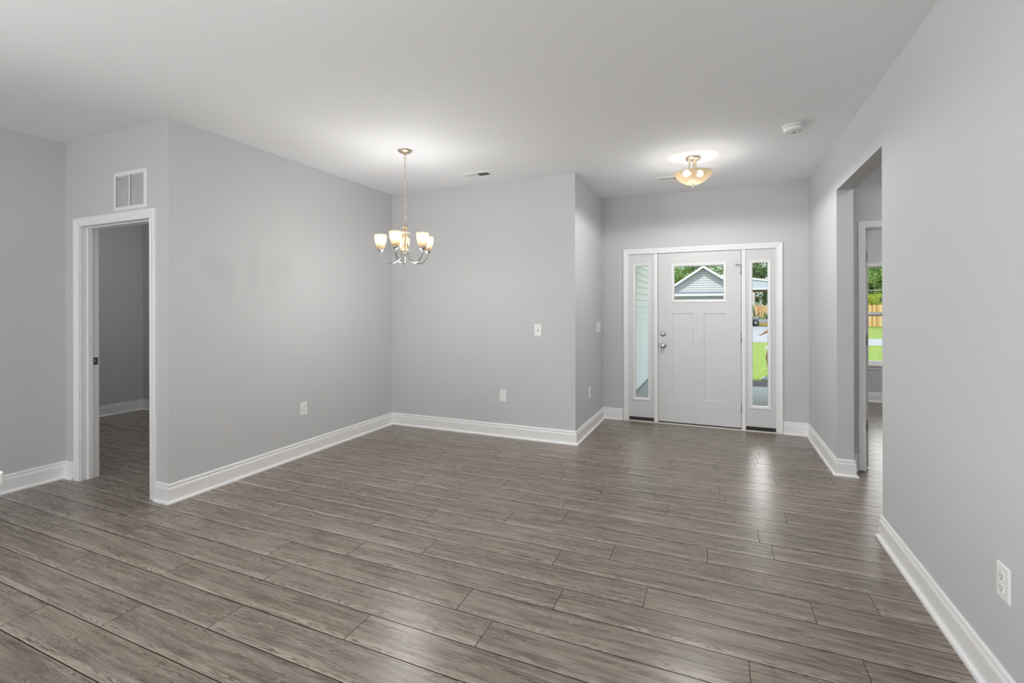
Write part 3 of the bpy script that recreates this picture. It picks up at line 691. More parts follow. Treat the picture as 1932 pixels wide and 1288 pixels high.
for (a, b) in ((-hw+0.028, -0.008), (0.008, hw-0.028)):
    m_ = MB(); n = 20; pz = (2*hh-0.056)/n
    for k in range(n):
        z = -hh+0.028+k*pz
        m_.prism([(-0.0082, z+0.0006), (-0.0010, z+pz*0.80), (-0.0010, z+pz*0.80+0.0012), (-0.0082, z+0.0022)], a, b, 'x')
    for k in range(n):
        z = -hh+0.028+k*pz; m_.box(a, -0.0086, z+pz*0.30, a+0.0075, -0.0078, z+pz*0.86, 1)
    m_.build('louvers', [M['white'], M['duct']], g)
for z in (-0.06, 0.06):
    m_ = MB(); m_.lathe([(0.0003,-0.0094),(0.004,-0.0094),(0.003,-0.0112),(0.0003,-0.0112)], (hw-0.014, 0, z), 12, 0, True, 'y'); m_.build('screw', M['hinge'], g)

# ------------------------------------------------------------------ ceiling registers
def register(label, c, lever_side):
    t = thing('ceiling_register', label, 'air vent', (c[0], c[1], H), 0, 'ceiling registers')
    hx, hy = 0.155, 0.080
    m_ = MB(); FR2 = [(0,0),(0.001,0.002),(0.012,0.007),(0.026,0.0075),(0.028,0.004),(0.028,0)]
    rings = []
    for (cx, cy, sx, sy) in ((-hx,-hy,1,1),(hx,-hy,-1,1),(hx,hy,-1,-1),(-hx,hy,1,-1)): rings.append([(cx+sx*u, cy+sy*u, -q) for u, q in FR2])
    m_.sweep(rings, True, True, False); m_.build('frame', M['white'], t)
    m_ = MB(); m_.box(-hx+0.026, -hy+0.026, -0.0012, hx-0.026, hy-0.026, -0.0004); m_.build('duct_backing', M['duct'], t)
    for s in (-1, 1):
        m_ = MB(); n = 11; x0 = 0.004 if s > 0 else -hx+0.028; x1 = hx-0.028 if s > 0 else -0.004
        for k in range(n):
            x = x0+(k+0.5)*(x1-x0)/n
            m_.prism([(x-0.0036*s, -0.0014), (x+0.0036*s, -0.0070), (x+0.0044*s, -0.0070), (x-0.0028*s, -0.0014)], -hy+0.027, hy-0.027, 'y') if False else \
            m_.sweep([[(x-0.0040*s, yy, -0.0014), (x-0.0028*s, yy, -0.0014), (x+0.0044*s, yy, -0.0072), (x+0.0032*s, yy, -0.0072)] for yy in (-hy+0.027, hy-0.027)])
        m_.build('louvers', M['white'], t)
    m_ = MB(); m_.box(-0.004, -hy+0.027, -0.0074, 0.004, hy-0.027, -0.001); m_.build('center_bar', M['white'], t)
    m_ = MB(); m_.box(lever_side*(hx-0.012)-0.002, -0.03, -0.012, lever_side*(hx-0.012)+0.002, 0.02, -0.006); m_.build('damper_lever', M['white'], t)
register('white ceiling register above the wall behind the chandelier', (-2.230, 4.305), 1)
register('white ceiling register half hidden by the foyer bowl light', (-0.425, 5.250), -1)

# ------------------------------------------------------------------ smoke detector
sd = thing('smoke_detector', 'round white smoke detector on the ceiling near the right wall', 'smoke detector', (0.530, 4.115, H))
m_ = MB(); m_.lathe([(0.0005,0),(0.074,0),(0.074,-0.008),(0.070,-0.012),(0.0005,-0.012)], n=40); m_.build('mounting_base', M['plate'], sd)
m_ = MB(); m_.lathe([(0.058,-0.011),(0.064,-0.0115),(0.064,-0.0165),(0.058,-0.017)], n=40); m_.build('shadow_gap', M['slot'], sd)
m_ = MB(); m_.lathe([(0.0005,-0.0165),(0.069,-0.0165),(0.069,-0.022),(0.062,-0.034),(0.050,-0.043),(0.030,-0.046),(0.0005,-0.046)], n=40); cv = m_.build('cover', M['plate'], sd)
for k in range(10):
    a = 2*PI*k/10; m_ = MB(); m_.box(-0.007, -0.002, -0.0022, 0.007, 0.002, 0.0006); v = m_.build('vent_slot', M['grey'], cv)
    v.location = (0.046*math.cos(a), 0.046*math.sin(a), -0.0435); v.rotation_euler = (0, 0, a+PI/2)
m_ = MB(); m_.lathe([(0.0005,-0.045),(0.014,-0.045),(0.014,-0.049),(0.011,-0.0505),(0.0005,-0.0505)], n=24); m_.build('test_button', M['grey'], sd)

# ------------------------------------------------------------------ chandelier
CX, CY = -2.469, 3.406
ch = thing('chandelier', 'five-light metal chandelier with frosted glass shades', 'chandelier', (CX, CY, H))
m_ = MB(); m_.lathe([(0.0005,0),(0.0615,0),(0.0605,-0.006),(0.052,-0.014),(0.036,-0.022),(0.018,-0.028),(0.008,-0.031),(0.0005,-0.031)], n=36); m_.build('canopy', M['lamptint_nickel'], ch)
m_ = MB(); m_.lathe([(0.006,-0.030),(0.0075,-0.036),(0.006,-0.044),(0.0005,-0.044)], n=14); m_.tube([(0.012*math.cos(a), 0, -0.056+0.014*math.sin(a)) for a in [2*PI*j/16 for j in range(16)]], 0.0022, 7, True); m_.build('hanging_loop', M['lamptint_nickel'], ch)
z = -0.066; k = 0
while z - 0.030 > -0.655:
    pts = []
    for j in range(14):
        a = 2*PI*j/14; u = 0.0070*math.cos(a); v = 0.0175*math.sin(a)
        pts.append((u, 0, z-0.013+v) if k % 2 else (0, u, z-0.013+v))
    m_ = MB(); m_.tube(pts, 0.0019, 6, True); m_.build('chain_link', M['lamptint_nickel'], ch); z -= 0.0268; k += 1
m_ = MB(); m_.lathe([(0.0005,-0.640),(0.005,-0.642),(0.008,-0.652),(0.022,-0.660),(0.024,-0.668),(0.010,-0.674),(0.008,-0.70),(0.008,-0.86),(0.012,-0.868),(0.010,-0.880),(0.0005,-0.884)], n=24); m_.build('center_stem', M['lamptint_nickel'], ch)
m_ = MB(); m_.lathe([(0.010,-0.704),(0.036,-0.704),(0.038,-0.708),(0.036,-0.712),(0.010,-0.712)], n=28)
for j in range(5): a = 2*PI*(j+0.5)/5+0.3; m_.sphere((0.039*math.cos(a), 0.039*math.sin(a), -0.708), 0.0065, 6)
m_.build('collar_ring', M['nickel'], ch)
los = Vector((CX, CY)).normalized(); tw = -los; lat = Vector((los.y, -los.x))
def arm_dir(deg): return tw*math.cos(R(deg)) + lat*math.sin(R(deg))
def smooth_path(P, n=5):
    out = []
    P = [Vector(p) for p in P]
    for i in range(len(P)-1):
        p0, p1, p2, p3 = P[max(i-1,0)], P[i], P[i+1], P[min(i+2,len(P)-1)]
        for j in range(n):
            t = j/n
            out.append(0.5*((2*p1)+(p2-p0)*t+(2*p0-5*p1+4*p2-p3)*t*t+(3*p1-p0-3*p2+p3)*t**3))
    out.append(P[-1]); return out
for deg in (-98, -22, 43, 111, 183):
    d = arm_dir(deg)
    def Q(r, z): return (d.x*r, d.y*r, z)
    arm = MB()
    arm.tube([Q(0.020,-0.650),Q(0.0215,-0.69),Q(0.0225,-0.78),Q(0.024,-0.862)], 0.0056, 10, mi=1)  # upper rod: same metal, lamplight warmth in its colour
    arm.tube(smooth_path([Q(0.0238,-0.855),Q(0.034,-0.905),Q(0.060,-0.945),Q(0.100,-0.968),Q(0.145,-0.966),Q(0.182,-0.940),Q(0.203,-0.905),Q(0.208,-0.874)]), 0.0052, 10)
    arm.sphere(Q(0.020,-0.650), 0.0062, 6)
    ao = arm.build('arm', [M['armsteel'], M['lamptint_nickel']], ch)
    c = Q(0.208, 0)
    m_ = MB(); m_.lathe([(0.0005,-0.882),(0.008,-0.880),(0.014,-0.873),(0.026,-0.864),(0.031,-0.855),(0.0295,-0.852),(0.0005,-0.852)], c, 24); m_.build('shade_cup', M['steel'], ao)
    m_ = MB(); m_.lathe([(0.0115,-0.852),(0.0115,-0.800),(0.0005,-0.800)], c, 14); m_.build('lamp_socket', M['plate'], ao)
    m_ = MB(); m_.lathe([(0.028,-0.8515),(0.034,-0.835),(0.043,-0.805),(0.0505,-0.770),(0.0535,-0.735),(0.0525,-0.728),(0.0505,-0.735),(0.0478,-0.770),(0.0405,-0.805),(0.032,-0.833),(0.026,-0.849)], c, 28, cap=False)
    m_.build('glass_shade', M['shade'], ao)
    m_ = MB(); m_.sphere((c[0], c[1], -0.763), 0.033, 8, 0, 1.0); m_.build('light_bulb', M['bulb'], ao)

def fill_lamp(name, parent, z, power, blend, size):  # extra lamps added below a fixture's own bulbs
    d = bpy.data.lights.new(name, 'SPOT' if blend is not None else 'POINT'); o = bpy.data.objects.new(name, d); COL.objects.link(o); o.parent = parent; o.location = (0, 0, z)
    d.energy = power; d.shadow_soft_size = size
    if blend is not None: d.spot_size = PI; d.spot_blend = blend
    d.color = (1.0, 0.99, 0.97)
fill_lamp('chandelier_fill', ch, -1.10, CH_FILL, None, 0.15)  # added point light below the arms, brightens the dining walls

# ------------------------------------------------------------------ foyer light
FXc, FYc = -0.196, 4.609
fl = thing('foyer_ceiling_light', 'semi-flush ceiling light with a frosted bowl in the foyer', 'ceiling light', (FXc, FYc, H))
m_ = MB(); m_.lathe([(0.0005,0),(0.064,0),(0.065,-0.006),(0.065,-0.018),(0.060,-0.024),(0.040,-0.027),(0.0005,-0.028)], n=36); m_.build('canopy', M['lamptint_nickel'], fl)
for k in range(3):
    a = R(75)+2*PI*k/3; c = (0.032*math.cos(a), 0.032*math.sin(a), 0); c2 = (0.050*math.cos(a), 0.050*math.sin(a))
    m_ = MB(); m_.tube([(c[0],c[1],-0.024),(c[0],c[1],-0.075),(c2[0]*0.85,c2[1]*0.85,-0.115),(c2[0],c2[1],-0.165)], 0.0058, 10); m_.lathe([(0.011,-0.026),(0.011,-0.034),(0.007,-0.038)], c, 14); m_.build('rod', M['lamptint_nickel'], fl)
bp = [(0.167,-0.142),(0.165,-0.150),(0.152,-0.172),(0.130,-0.197),(0.098,-0.222),(0.060,-0.240),(0.025,-0.2485),(0.004,-0.250)]
m_ = MB(); m_.lathe(bp + [(0.004,-0.246),(0.025,-0.2445),(0.058,-0.236),(0.095,-0.218),(0.126,-0.194),(0.148,-0.170),(0.161,-0.149),(0.163,-0.142)], n=44, cap=False); bw = m_.build('glass_bowl', M['bowl'], fl)
m_ = MB(); m_.tube([(0.1655*math.cos(2*PI*j/44), 0.1655*math.sin(2*PI*j/44), -0.142) for j in range(44)], 0.0032, 8, True); m_.build('rim', M['plate'], bw)
m_ = MB(); m_.lathe([(0.0005,-0.246),(0.012,-0.248),(0.013,-0.253),(0.008,-0.262),(0.004,-0.266),(0.0005,-0.267)], n=18); m_.lathe([(0.004,-0.03),(0.004,-0.25)], n=8); m_.build('finial', M['steel'], fl)
for k, a in enumerate((R(205), R(25))):
    c = (0.062*math.cos(a), 0.062*math.sin(a), 0)
    m_ = MB(); m_.tube([(0.010*math.cos(a),0.010*math.sin(a),-0.135),(0.030*math.cos(a),0.030*math.sin(a),-0.152)], 0.012, 12); so = m_.build('lamp_socket', M['plate'], fl)
    m_ = MB(); m_.sphere((c[0], c[1], -0.146), 0.030, 8); m_.build('light_bulb', M['bulb2'], so)

fill_lamp('foyer_spot_fill', fl, -0.275, FO_SPOT, 0.2, 0.03)  # added spot under the bowl, brightens the foyer walls
fill_lamp('foyer_fill', fl, -0.36, FO_FILL, None, 0.06)  # added point light under the bowl, lifts upper walls and ceiling

# plain drum ceiling lights (out of view): side hall, plus added fill in the study and left room
def drum_light(name, label, loc, rad, strength):
    mm = emit_mat(name + '_diffuser', (1.0, 0.99, 0.98), strength)
    t = thing(name, label, 'ceiling light', loc)
    m_ = MB(); m_.lathe([(0.0005,0),(rad*0.9,0),(rad*0.9,-0.02),(0.0005,-0.02)], n=30); m_.build('canopy', M['nickel'], t)
    m_ = MB(); m_.lathe([(0.0005,-0.02),(rad*0.95,-0.02),(rad,-0.03),(rad,-0.07),(rad*0.9,-0.085),(0.0005,-0.09)], n=30); m_.build('drum_diffuser', mm, t)
drum_light('hall_ceiling_light', 'small drum ceiling light in the side hall, out of view', (1.55, 3.2, H), 0.12, HALL)
drum_light('study_fill_light', 'added small drum fill light in the study, out of view', (2.6, 6.6, H), 0.12, STUDY_FILL)
drum_light('bedroom_fill_light', 'added small drum fill light beyond the left doorway, out of view', (-5.6, 3.3, H), 0.12, BED_FILL)

# added fill drum, in place of light off the ceiling (above and behind the camera, out of view)
M['drum'] = emit_mat('lit_drum_diffuser', (1.0, 0.99, 0.98), LIVING_FILL)
lv = thing('living_room_fill', 'added round drum fill light above the camera, out of view', 'ceiling light', (-1.2, 0.5, H))
m_ = MB(); m_.lathe([(0.0005,0),(0.10,0),(0.10,-0.03),(0.0005,-0.03)], n=30); m_.tube([(0,0,-0.03),(0,0,-0.13)], 0.012, 10); m_.build('canopy', M['nickel'], lv)
m_ = MB(); m_.lathe([(0.0005,-0.13),(0.19,-0.13),(0.20,-0.14),(0.20,-0.23),(0.19,-0.24),(0.0005,-0.24)], n=40); m_.build('drum_diffuser', M['drum'], lv)

# ------------------------------------------------------------------ kitchen island (only its worktop corner is in view)
isl = thing('kitchen_island', 'white stone island corner at the far left edge', 'kitchen island', (-2.5, -0.5, 0))
m_ = LB((-2.5, -0.5, 0)); r = 0.02; xA, xB, yA, yB = -3.05, -1.872, -1.7, 0.678
pts = []
for (cx, cy, a0) in ((xB-r, yB-r, 0), (xA+r, yB-r, 90), (xA+r, yA+r, 180), (xB-r, yA+r, 270)):
    for j in range(6): a = R(a0+18*j); pts.append((cx+r*math.cos(a), cy+r*math.sin(a)))
m_.prism(pts, 0.877, 0.915); m_.build('worktop', M['quartz'], isl, 0.003)
m_ = LB((-2.5, -0.5, 0)); m_.box(-2.98, -1.62, 0.10, -2.24, 0.33, 0.877); m_.box(-2.92, -1.60, 0, -2.30, 0.28, 0.10); m_.build('cabinet_body', M['cab'], isl, 0.002)
for k in range(3):
    m_ = LB((-2.5, -0.5, 0)); y = -1.58+k*0.64; m_.box(-2.24, y, 0.13, -2.222, y+0.60, 0.85); p_ = m_.build('side_panel', M['cab'], isl, 0.003)

# ================================================================== OUTSIDE
def slab(name, poly, z0, z1, m, label, cat):
    b = MB(); b.prism(poly, z0, z1); return struct(b.build(name, m), label, cat)
PE = 9.76             # porch edge
slab('porch_floor', [(-1.28,Y2+0.16),(1.0,Y2+0.16),(1.0,PE),(-1.28,PE)], -0.25, -0.06, M['concrete'], 'grey concrete porch slab outside the front door', 'porch')
o = slab('mulch_bed', [(-1.28,PE+0.01),(1.01,PE+0.01),(1.01,8.70),(6.0,8.70),(6.0,9.4),(1.9,9.4),(1.9,11.40),(-1.28,11.40)], -0.25, -0.175, M['mulch'], 'dark bark mulch bed along the porch edge', 'mulch'); o['kind'] = 'stuff'
slab('lawn', [(-40,11.36),(70,11.36),(70,110),(-40,110)], -0.5, -0.2, M['grass'], 'bright green front lawn', 'lawn')
slab('lawn_side', [(6.02,2.0),(70,2.0),(70,11.35),(1.92,11.35),(1.92,9.41),(6.02,9.41)], -0.5, -0.2, M['grass'], 'green lawn below the study window', 'lawn').name = 'lawn'
slab('street', [(-40,24.9),(3.5,24.4),(8,23.8),(70,22.6),(70,27.9),(8,28.8),(3.5,29.2),(-40,30.0)], -0.3, -0.185, M['street'], 'pale concrete street crossing the lawns', 'street')
slab('driveway', [(-4.4,29.6),(6.2,28.95),(5.3,46.0),(-4.4,46.0)], -0.3, -0.188, M['street'], 'pale concrete driveway across the street', 'driveway')

# garage wall beside the porch: lap siding courses facing +x
gw = thing('garage_wall', 'white lap-sided wall along the left side of the porch', 'siding wall', (-1.32, 8.4, 0), 0, None, 'structure'); off = Vector(gw.location)
m_ = LB(off); n = 24; e = 0.118
prof = []
for k in range(n):
    z = -0.01+k*e; prof += [(-1.262, z), (-1.274, z+e)]
poly = prof + [(-1.33, -0.01+n*e), (-1.33, -0.01)]
m_.prism([(a, b) for a, b in poly], Y2+0.155, 11.2, 'y'); m_.build('siding', M['siding'], gw)
m_ = LB(off); m_.box(-1.33, Y2+0.155, -0.25, -1.278, 11.2, -0.01); m_.build('foundation', M['brick'], gw)
m_ = LB(off); m_.box(-5.0, Y2+0.17, -0.25, -1.34, 11.2, 2.8); m_.build('garage_body', M['siding'], gw)
pr = thing('porch_roof', 'covered porch ceiling outside the front door', 'porch roof', (-0.15, 8.2, 2.75), 0, None, 'structure'); off = Vector(pr.location)
m_ = LB(off); m_.box(-1.26, Y2+0.165, 2.75, 1.0, 9.9, 2.83); m_.build('soffit', M['extwhite'], pr)

# house across the street
YH2 = 44.0; ax, az = -1.068, 4.99; sl = 0.672
hs = thing('house', 'white house across the street with a grey-shadowed gable', 'house', (ax, YH2+4, -0.2)); off = Vector(hs.location)
wl = 3.45; ov = 0.30; zb = 2.77
def ztop(x): return az - 0.14 - sl*abs(x-ax)
m_ = LB(off)
k = 0; z = zb
while z < az-0.2:
    z2 = min(z+0.19, az-0.16)
    h1 = min((az-0.14-z)/sl, wl+0.25); h2 = max(0.01, min((az-0.14-z2)/sl, wl+0.25))
    yb_ = YH2-0.05; yt = YH2
    m_.quad([(ax-h1,yb_,z),(ax+h1,yb_,z),(ax+h2,yt,z2),(ax-h2,yt,z2)]); m_.quad([(ax-h1,yt,z),(ax+h1,yt,z),(ax+h1,yb_,z),(ax-h1,yb_,z)]); z = z2
m_.build('gable_siding', M['siding2'], hs)
m_ = LB(off); m_.box(ax-wl, YH2+0.03, -0.2, ax+wl, YH2+8, zb); m_.prism([(ax-wl-0.2, zb),(ax+wl+0.2, zb),(ax, az-0.15)], YH2+0.02, YH2+8, 'y'); m_.build('wall', M['siding2'], hs)
for s in (-1, 1):
    m_ = LB(off); ew = wl+(0.75 if s < 0 else 0.25); xe = ax+s*ew; ze = az-sl*ew
    m_.prism([(ax, az),(xe, ze),(xe, ze-0.11),(ax, az-0.11)], YH2-0.42, YH2+8.2, 'y'); m_.build('roof', M['shingle'], hs)
    m_ = LB(off); m_.prism([(ax, az+0.01),(xe, ze+0.01),(xe, ze-0.20),(ax, az-0.20)], YH2-0.455, YH2-0.422, 'y'); m_.build('rake_board', M['extwhite'], hs)
m_ = LB(off); m_.prism([(YH2-0.03, 2.80),(YH2-0.75, 2.56),(YH2-0.75, 2.50),(YH2-0.03, 2.50)], ax-wl-0.3, ax+wl+0.3, 'x'); m_.build('pent_roof', M['shingle'], hs)
m_ = LB(off); m_.box(ax-wl-0.3, YH2-0.79, 2.40, ax+wl+0.3, YH2-0.755, 2.57); m_.build('fascia', M['extwhite'], hs)
m_ = LB(off); m_.box(ax-2.55, YH2-0.07, -0.15, ax+2.65, YH2-0.001, 2.16); gd = m_.build('garage_door', M['extwhite'], hs)
m_ = LB(off)
for k in range(1, 4): m_.box(ax-2.45, YH2-0.074, -0.15+k*0.56, ax+2.55, YH2-0.0695, -0.13+k*0.56)
m_.build('door_groove', M['grey'], gd)

# carport beside it
cp = thing('carport', 'low carport with a pale fascia and brown beam beyond the white house', 'carport', (4.3, 54.5, -0.2)); off = Vector(cp.location)
def ku(p): return [(x*1.2, (z-1.38)*1.2+1.38) for x, z in p]
YC = 52.9
m_ = LB(off); m_.prism(ku([(0.30,4.18),(6.4,3.28),(6.4,2.93),(0.30,2.93)]), YC, YC+0.06, 'y'); m_.build('fascia_panel', M['palegrey'], cp)
m_ = LB(off); m_.prism(ku([(0.30,4.22),(6.5,3.305),(6.5,3.17),(0.30,4.06)]), YC-0.08, YC-0.005, 'y'); m_.prism(ku([(0.3,2.87),(6.4,2.87),(6.4,2.98),(0.3,2.98)]), YC-0.08, YC-0.005, 'y'); m_.build('white_edge', M['extwhite'], cp)
m_ = LB(off); m_.prism(ku([(0.30,4.20),(6.5,3.285),(6.5,3.22),(0.30,4.13)]), YC+0.065, 57.5, 'y'); m_.build('roof', M['shingle'], cp)
m_ = LB(off); m_.prism(ku([(0.3,2.68),(6.4,2.68),(6.4,2.925),(0.3,2.925)]), YC+0.065, YC+0.16, 'y'); m_.build('beam', M['beam'], cp)
for (x, y) in ((0.55, YC+0.08), (3.34, YC+0.08), (7.5, YC+0.08), (7.5, 57.2), (0.55, 57.2)):
    m_ = LB(off); m_.box(x-0.11, y-0.06, -0.19, x+0.11, y+0.10, 2.93); m_.build('post', M['pink'], cp)
m_ = LB(off); m_.tube([(3.3,YC+0.1,2.66),(4.05,YC+0.1,2.30)], 0.06, 8); m_.build('brace', M['beam'], cp)

# utility cart parked under the carport
uc = thing('utility_cart', 'dark open utility cart with green seat on the driveway by the wooden fence', 'cart', (3.5, 45.9, -0.19)); off = Vector(uc.location)
m_ = LB(off); m_.box(2.75, 45.2, 0.12, 4.5, 46.5, 0.42); m_.box(2.72, 45.15, 0.42, 3.25, 46.5, 0.62); m_.build('chassis', M['grey'], uc, 0.03)
for (x, y) in ((3.0,45.22),(4.25,45.22),(3.0,46.48),(4.25,46.48)):
    m_ = LB(off); m_.lathe([(0.02,-0.09),(0.24,-0.09),(0.28,-0.05),(0.28,0.05),(0.24,0.09),(0.02,0.09)], (x, y, 0.09), 20, 0, True, 'y'); wh = m_.build('wheel', M['black'], uc)
    m_ = LB(off); m_.lathe([(0.001,-0.1),(0.12,-0.1),(0.12,0.1),(0.001,0.1)], (x, y, 0.09), 14, 0, True, 'y'); m_.build('hub', M['grey'], wh)
m_ = LB(off); m_.box(3.3, 45.3, 0.42, 3.8, 46.4, 0.60); m_.box(3.72, 45.3, 0.60, 3.86, 46.4, 0.95); m_.build('seat', M['green'], uc, 0.04)
m_ = LB(off); m_.tube([(3.02,45.25,0.6),(2.80,45.25,1.55)], 0.035, 8); m_.tube([(3.02,46.45,0.6),(2.80,46.45,1.55)], 0.035, 8); m_.tube([(2.80,45.25,1.55),(2.80,46.45,1.55)], 0.035, 8); m_.build('windshield_frame', M['darkgreen'], uc)
m_ = LB(off); m_.box(3.9, 45.2, 0.42, 4.55, 46.5, 0.80); m_.build('cargo_box', M['black'], uc, 0.02)
m_ = LB(off); m_.tube([(3.10,45.6,0.6),(3.28,45.6,0.86)], 0.02, 8); m_.tube([(3.28+0.05*math.sin(2*PI*j/14)*0.5, 45.6+0.16*math.cos(2*PI*j/14), 0.88+0.13*math.sin(2*PI*j/14)) for j in range(14)], 0.018, 6, True); m_.build('steering_wheel', M['black'], uc)

# fence
fe = thing('wooden_fence', 'tan wooden privacy fence beyond the street', 'fence', (14, 47.2, -0.2))
m_ = MB(); x = -11.2; k = 0
while x < 22:
    hgt = 1.80+0.012*math.sin(k*2.7); m_.prism([(x+0.002,0.03),(x+0.143,0.03),(x+0.143,hgt-0.03),(x+0.115,hgt),(x+0.03,hgt),(x+0.002,hgt-0.03)], -0.012, 0.012, 'y'); x += 0.145; k += 1
m_.build('pickets', M['fence'], fe)
for z in (0.35, 1.45):
    m_ = MB(); m_.box(-11.2, 0.013, z, 22, 0.06, z+0.09); m_.build('rail', M['fence'], fe)
for k in range(14):
    m_ = MB(); x = -11.1+k*2.52; m_.box(x, 0.06, 0.0, x+0.09, 0.15, 1.85); m_.build('fence_post', M['fence'], fe)

# trees
def crown_mesh(name, rx, rz, seed, n_cl, per, leaf, cl=1.0):
    r = random.Random(seed); V = []; F = []
    for c in range(n_cl):
        while True:
            p = Vector((r.uniform(-1,1), r.uniform(-1,1), r.uniform(-1,1)))
            if 0.25 < p.length < 1: break
        p = Vector((p.x*rx, p.y*rx, p.z*rz)); cr = r.uniform(0.55, 1.0)*cl
        for i in range(per):
            d = Vector((r.gauss(0,1), r.gauss(0,1), r.gauss(0,0.7))); d.normalize(); q = p + d*cr*(r.random()**0.4)
            u = Vector((r.gauss(0,1), r.gauss(0,1), r.gauss(0,1))).normalized(); w_ = u.cross(Vector((r.gauss(0,1), r.gauss(0,1), r.gauss(0,1)))).normalized()
            s = leaf*r.uniform(0.6, 1.3); b = len(V); nn = u.cross(w_)*s*0.25
            V += [q-u*s, q+w_*s*0.5+nn, q+u*s, q-w_*s*0.5+nn]; F.append((b,b+1,b+2)); F.append((b,b+2,b+3))
    me = bpy.data.meshes.new(name); me.from_pydata([tuple(v) for v in V], [], F); return me
def trunk_builder(h, r0, seed):
    r = random.Random(seed); m_ = MB()
    m_.tube([(0,0,-0.1),(0.05,0.02,h*0.25),(-0.05,0.05,h*0.5),(0.03,0,h*0.78)], [r0*1.25, r0*0.9, r0*0.7, r0*0.3], 10)
    for k in range(6):
        a = r.uniform(0, 2*PI); z = h*r.uniform(0.3, 0.6); L_ = h*r.uniform(0.18, 0.3)
        m_.tube([(0,0,z),(math.cos(a)*L_*0.5, math.sin(a)*L_*0.5, z+L_*0.45),(math.cos(a)*L_, math.sin(a)*L_, z+L_*0.8)], [r0*0.45, r0*0.3, r0*0.12], 8)
    return m_
crowns = {'A': crown_mesh('crown', 3.1, 3.2, 3, 52, 260, 0.115, 1.15), 'B': crown_mesh('crown', 2.6, 3.8, 5, 46, 260, 0.115, 1.1), 'C': crown_mesh('crown', 1.0, 0.8, 8, 16, 110, 0.09, 0.5)}
crowns['A'].materials.append(M['leafA']); crowns['B'].materials.append(M['leafB']); crowns['C'].materials.append(M['leafC'])
def tree(loc, h, kind, s, label, group='trees beyond the houses and fence', name='leafy_tree'):
    t = thing(name, label, 'tree', loc, rng.uniform(0, 6), group)
    tb = trunk_builder(h, 0.16*s, int(h*100)); tb.build('trunk', M['trunk'], t)
    c = bpy.data.objects.new('crown', crowns[kind]); COL.objects.link(c); c.parent = t; c.location = (0, 0, h*0.62); c.scale = (s, s, s); c.rotation_euler = (0, 0, rng.uniform(0, 6))
    return t
tree((-6.6, 62, -0.2), 9.0, 'A', 1.1, 'leafy tree left of the gable, seen in the front door glass')
tree((-2.6, 76, -0.2), 10.0, 'B', 1.0, 'dark tree far behind the gable peak of the white house')
tree((1.6, 68, -0.2), 9.0, 'A', 1.1, 'leafy tree right of the gable, seen in the front door glass')
tree((5.0, 61.5, -0.2), 7.6, 'B', 0.95, 'darker tree behind the carport, seen in the right sidelight')
tree((10.2, 70, -0.2), 10.5, 'A', 1.2, 'taller tree behind the carport at its right')
tree((14.6, 59.5, -0.2), 6.6, 'A', 0.95, 'nearest green tree behind the wooden fence, seen in the study window')
tree((19.0, 68, -0.2), 10.8, 'B', 1.2, 'taller dark tree behind the wooden fence, at the right of the study window')
tree((11.95, 49.0, -0.2), 3.1, 'C', 1.0, 'yellow-green shrub peeking over the wooden fence', None, 'shrub')

# ------------------------------------------------------------------ person on the lawn
pe = thing('person', 'person in white shirt and shorts walking on the lawn, hand out', 'person', (1.240, 11.85, -0.2))
def skin(name, verts, edges, radii, m, parent, root=0, sub=2):
    me = bpy.data.meshes.new(name); me.from_pydata(verts, edges, []); o = bpy.data.objects.new(name, me); COL.objects.link(o); o.parent = parent
    sk_ = o.modifiers.new('skin', 'SKIN'); sk_.use_smooth_shade = True
    if not me.skin_vertices: bpy.context.view_layer.objects.active = o
    for i, sv in enumerate(me.skin_vertices[0].data):
        r_ = radii[i]; sv.radius = r_ if isinstance(r_, tuple) else (r_, r_); sv.use_root = (i == root)
    s_ = o.modifiers.new('sub', 'SUBSURF'); s_.levels = sub; s_.render_levels = sub
    for p in me.polygons: p.use_smooth = True
    me.materials.append(m); return o
V = []; E = []; RR = []
def add(p, r, par=None):
    V.append(p); RR.append(r); i = len(V)-1
    if par is not None: E.append((par, i))
    return i
pel = add((0,0,0.93), (0.13,0.10)); sp1 = add((0.0,0,1.10), (0.12,0.095), pel); chs = add((-0.01,0,1.30), (0.145,0.105), sp1); nk0 = add((-0.01,0,1.43), (0.07,0.065), chs); nk = add((-0.02,0,1.50), 0.055, nk0)
hd0 = add((-0.035,0,1.56), (0.070,0.075), nk); hd = add((-0.030,0,1.645), (0.078,0.092), hd0); hd2 = add((-0.02,0,1.72), (0.062,0.07), hd)
nose = add((-0.125,0,1.615), 0.012, hd0)
for sgn, kn, an, toe in ((-1, (-0.225,-0.09,0.52), (-0.175,-0.09,0.09), (-0.285,-0.09,0.045)), (1, (0.05,0.09,0.50), (0.27,0.09,0.17), (0.21,0.09,0.05))):
    hp = add((0,sgn*0.085,0.86), 0.095, pel); k1 = add(kn, 0.058, hp); cf = add(tuple(kn[i]*0.65+an[i]*0.35+(0.02 if i == 0 else 0) for i in range(3)), 0.055, k1); a1 = add(an, 0.038, cf); add(toe, 0.032, a1)
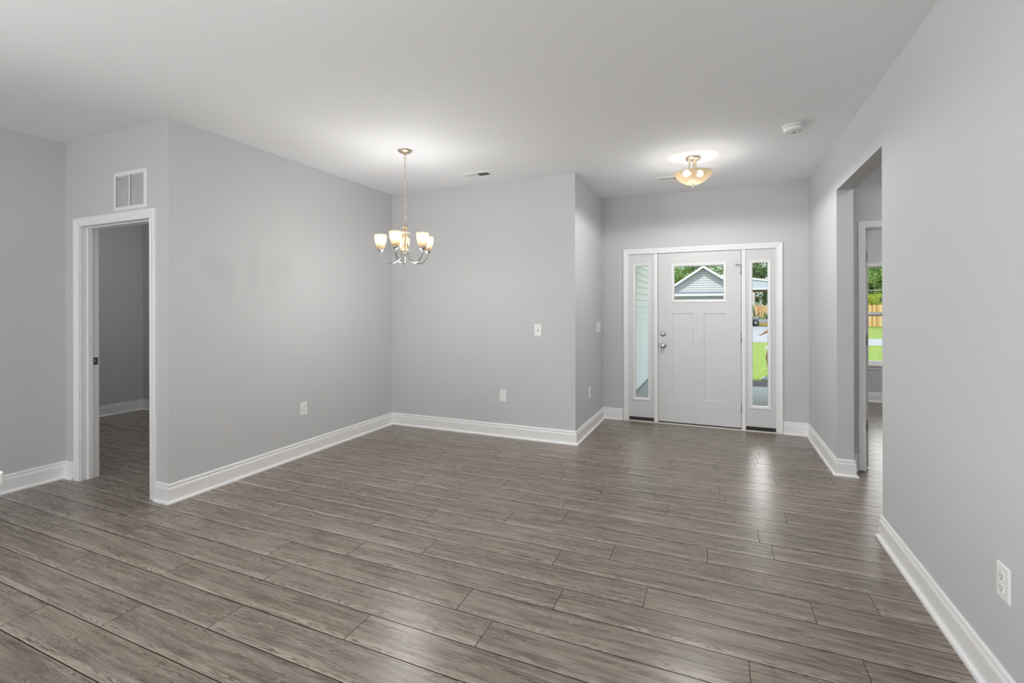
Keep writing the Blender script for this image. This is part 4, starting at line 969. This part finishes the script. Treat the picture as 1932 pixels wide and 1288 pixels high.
for sgn, el, wr in ((-1, (-0.075,-0.240,1.200), (-0.275,-0.245,1.055)), (1, (0.075,0.235,1.13), (0.05,0.255,0.90))):
    sh_ = add((0.045 if sgn < 0 else 0.0,sgn*0.175,1.40), 0.058, chs); e1 = add(el, 0.042, sh_); w1 = add(wr, 0.026, e1)
    d = (Vector(wr)-Vector(el)).normalized(); side = Vector((0,1,0)); up_ = d.cross(side).normalized()
    pm = add(tuple(Vector(wr)+d*0.05), (0.034,0.018), w1)
    for f_, (o_, ln) in enumerate(((-0.027,0.062),(-0.009,0.072),(0.009,0.068),(0.027,0.052))):
        b0 = Vector(wr)+d*0.088+side*o_; i0 = add(tuple(b0), 0.010, pm); i1 = add(tuple(b0+d*ln*0.5-up_*0.008), 0.0088, i0); add(tuple(b0+d*ln*0.85-up_*0.03), 0.008, i1)
    t0 = add(tuple(Vector(wr)+d*0.045+side*0.036*sgn*-1+up_*-0.008), 0.0105, pm); add(tuple(Vector(wr)+d*0.085+side*0.050*sgn*-1-up_*0.02), 0.009, t0)
skin('body', V, E, RR, M['skin'], pe)
def rings(m_, data, n=22):
    m_.sweep([[(cx+rx*math.cos(2*PI*k/n), cy+ry*math.sin(2*PI*k/n), z) for k in range(n)] for (cx, cy, z, rx, ry) in data], True, False, True, 0, True)
m_ = MB()
rings(m_, [(0,0,0.88,0.128,0.168),(0,0,0.97,0.124,0.160),(0,0,1.12,0.118,0.152),(-0.004,0,1.28,0.128,0.176),(-0.004,0,1.37,0.114,0.182),(-0.006,0,1.42,0.086,0.135),(-0.010,0,1.452,0.068,0.078)])
m_.tube([(0.02,-0.130,1.405),(0.042,-0.185,1.385),(-0.02,-0.222,1.275)], [0.060,0.072,0.070], 16); m_.tube([(0.0,0.130,1.405),(0.002,0.185,1.385),(0.04,0.215,1.265)], [0.060,0.072,0.070], 16)
m_.build('shirt', M['cloth'], pe)
m_ = MB()
rings(m_, [(0,0,0.955,0.124,0.160),(0,0,0.90,0.134,0.170),(0,0,0.84,0.136,0.172),(-0.02,0,0.78,0.120,0.150)])
m_.tube([(0,-0.080,0.86),(-0.10,-0.088,0.74),(-0.205,-0.092,0.612)], [0.092,0.104,0.122], 18); m_.tube([(0,0.080,0.86),(0.02,0.088,0.74),(0.045,0.092,0.60)], [0.092,0.100,0.110], 18)
m_.build('shorts', M['cloth'], pe)
m_ = MB(); m_.sphere((0.012, 0, 1.675), 0.102, 12, 0, 1.02); m_.build('hair', M['hair'], pe)
for (x, y, z, rx) in ((-0.225,-0.09,0.0,0), (0.225,0.09,0.035,0.35)):
    m_ = MB(); m_.prism([(-0.125,0.0),(-0.13,0.03),(-0.10,0.058),(0.0,0.085),(0.05,0.115),(0.10,0.115),(0.115,0.06),(0.115,0.0)], -0.047, 0.047, 'y'); s_ = m_.build('shoe', M['shoe'], pe, 0.016)
    s_.location = (x, y, z); s_.rotation_euler = (0, rx, 0)
for y in (-0.03, 0.03):
    m_ = MB(); m_.sphere((-0.098, y, 1.650), 0.011, 6); m_.build('eye', M['eye'], pe)
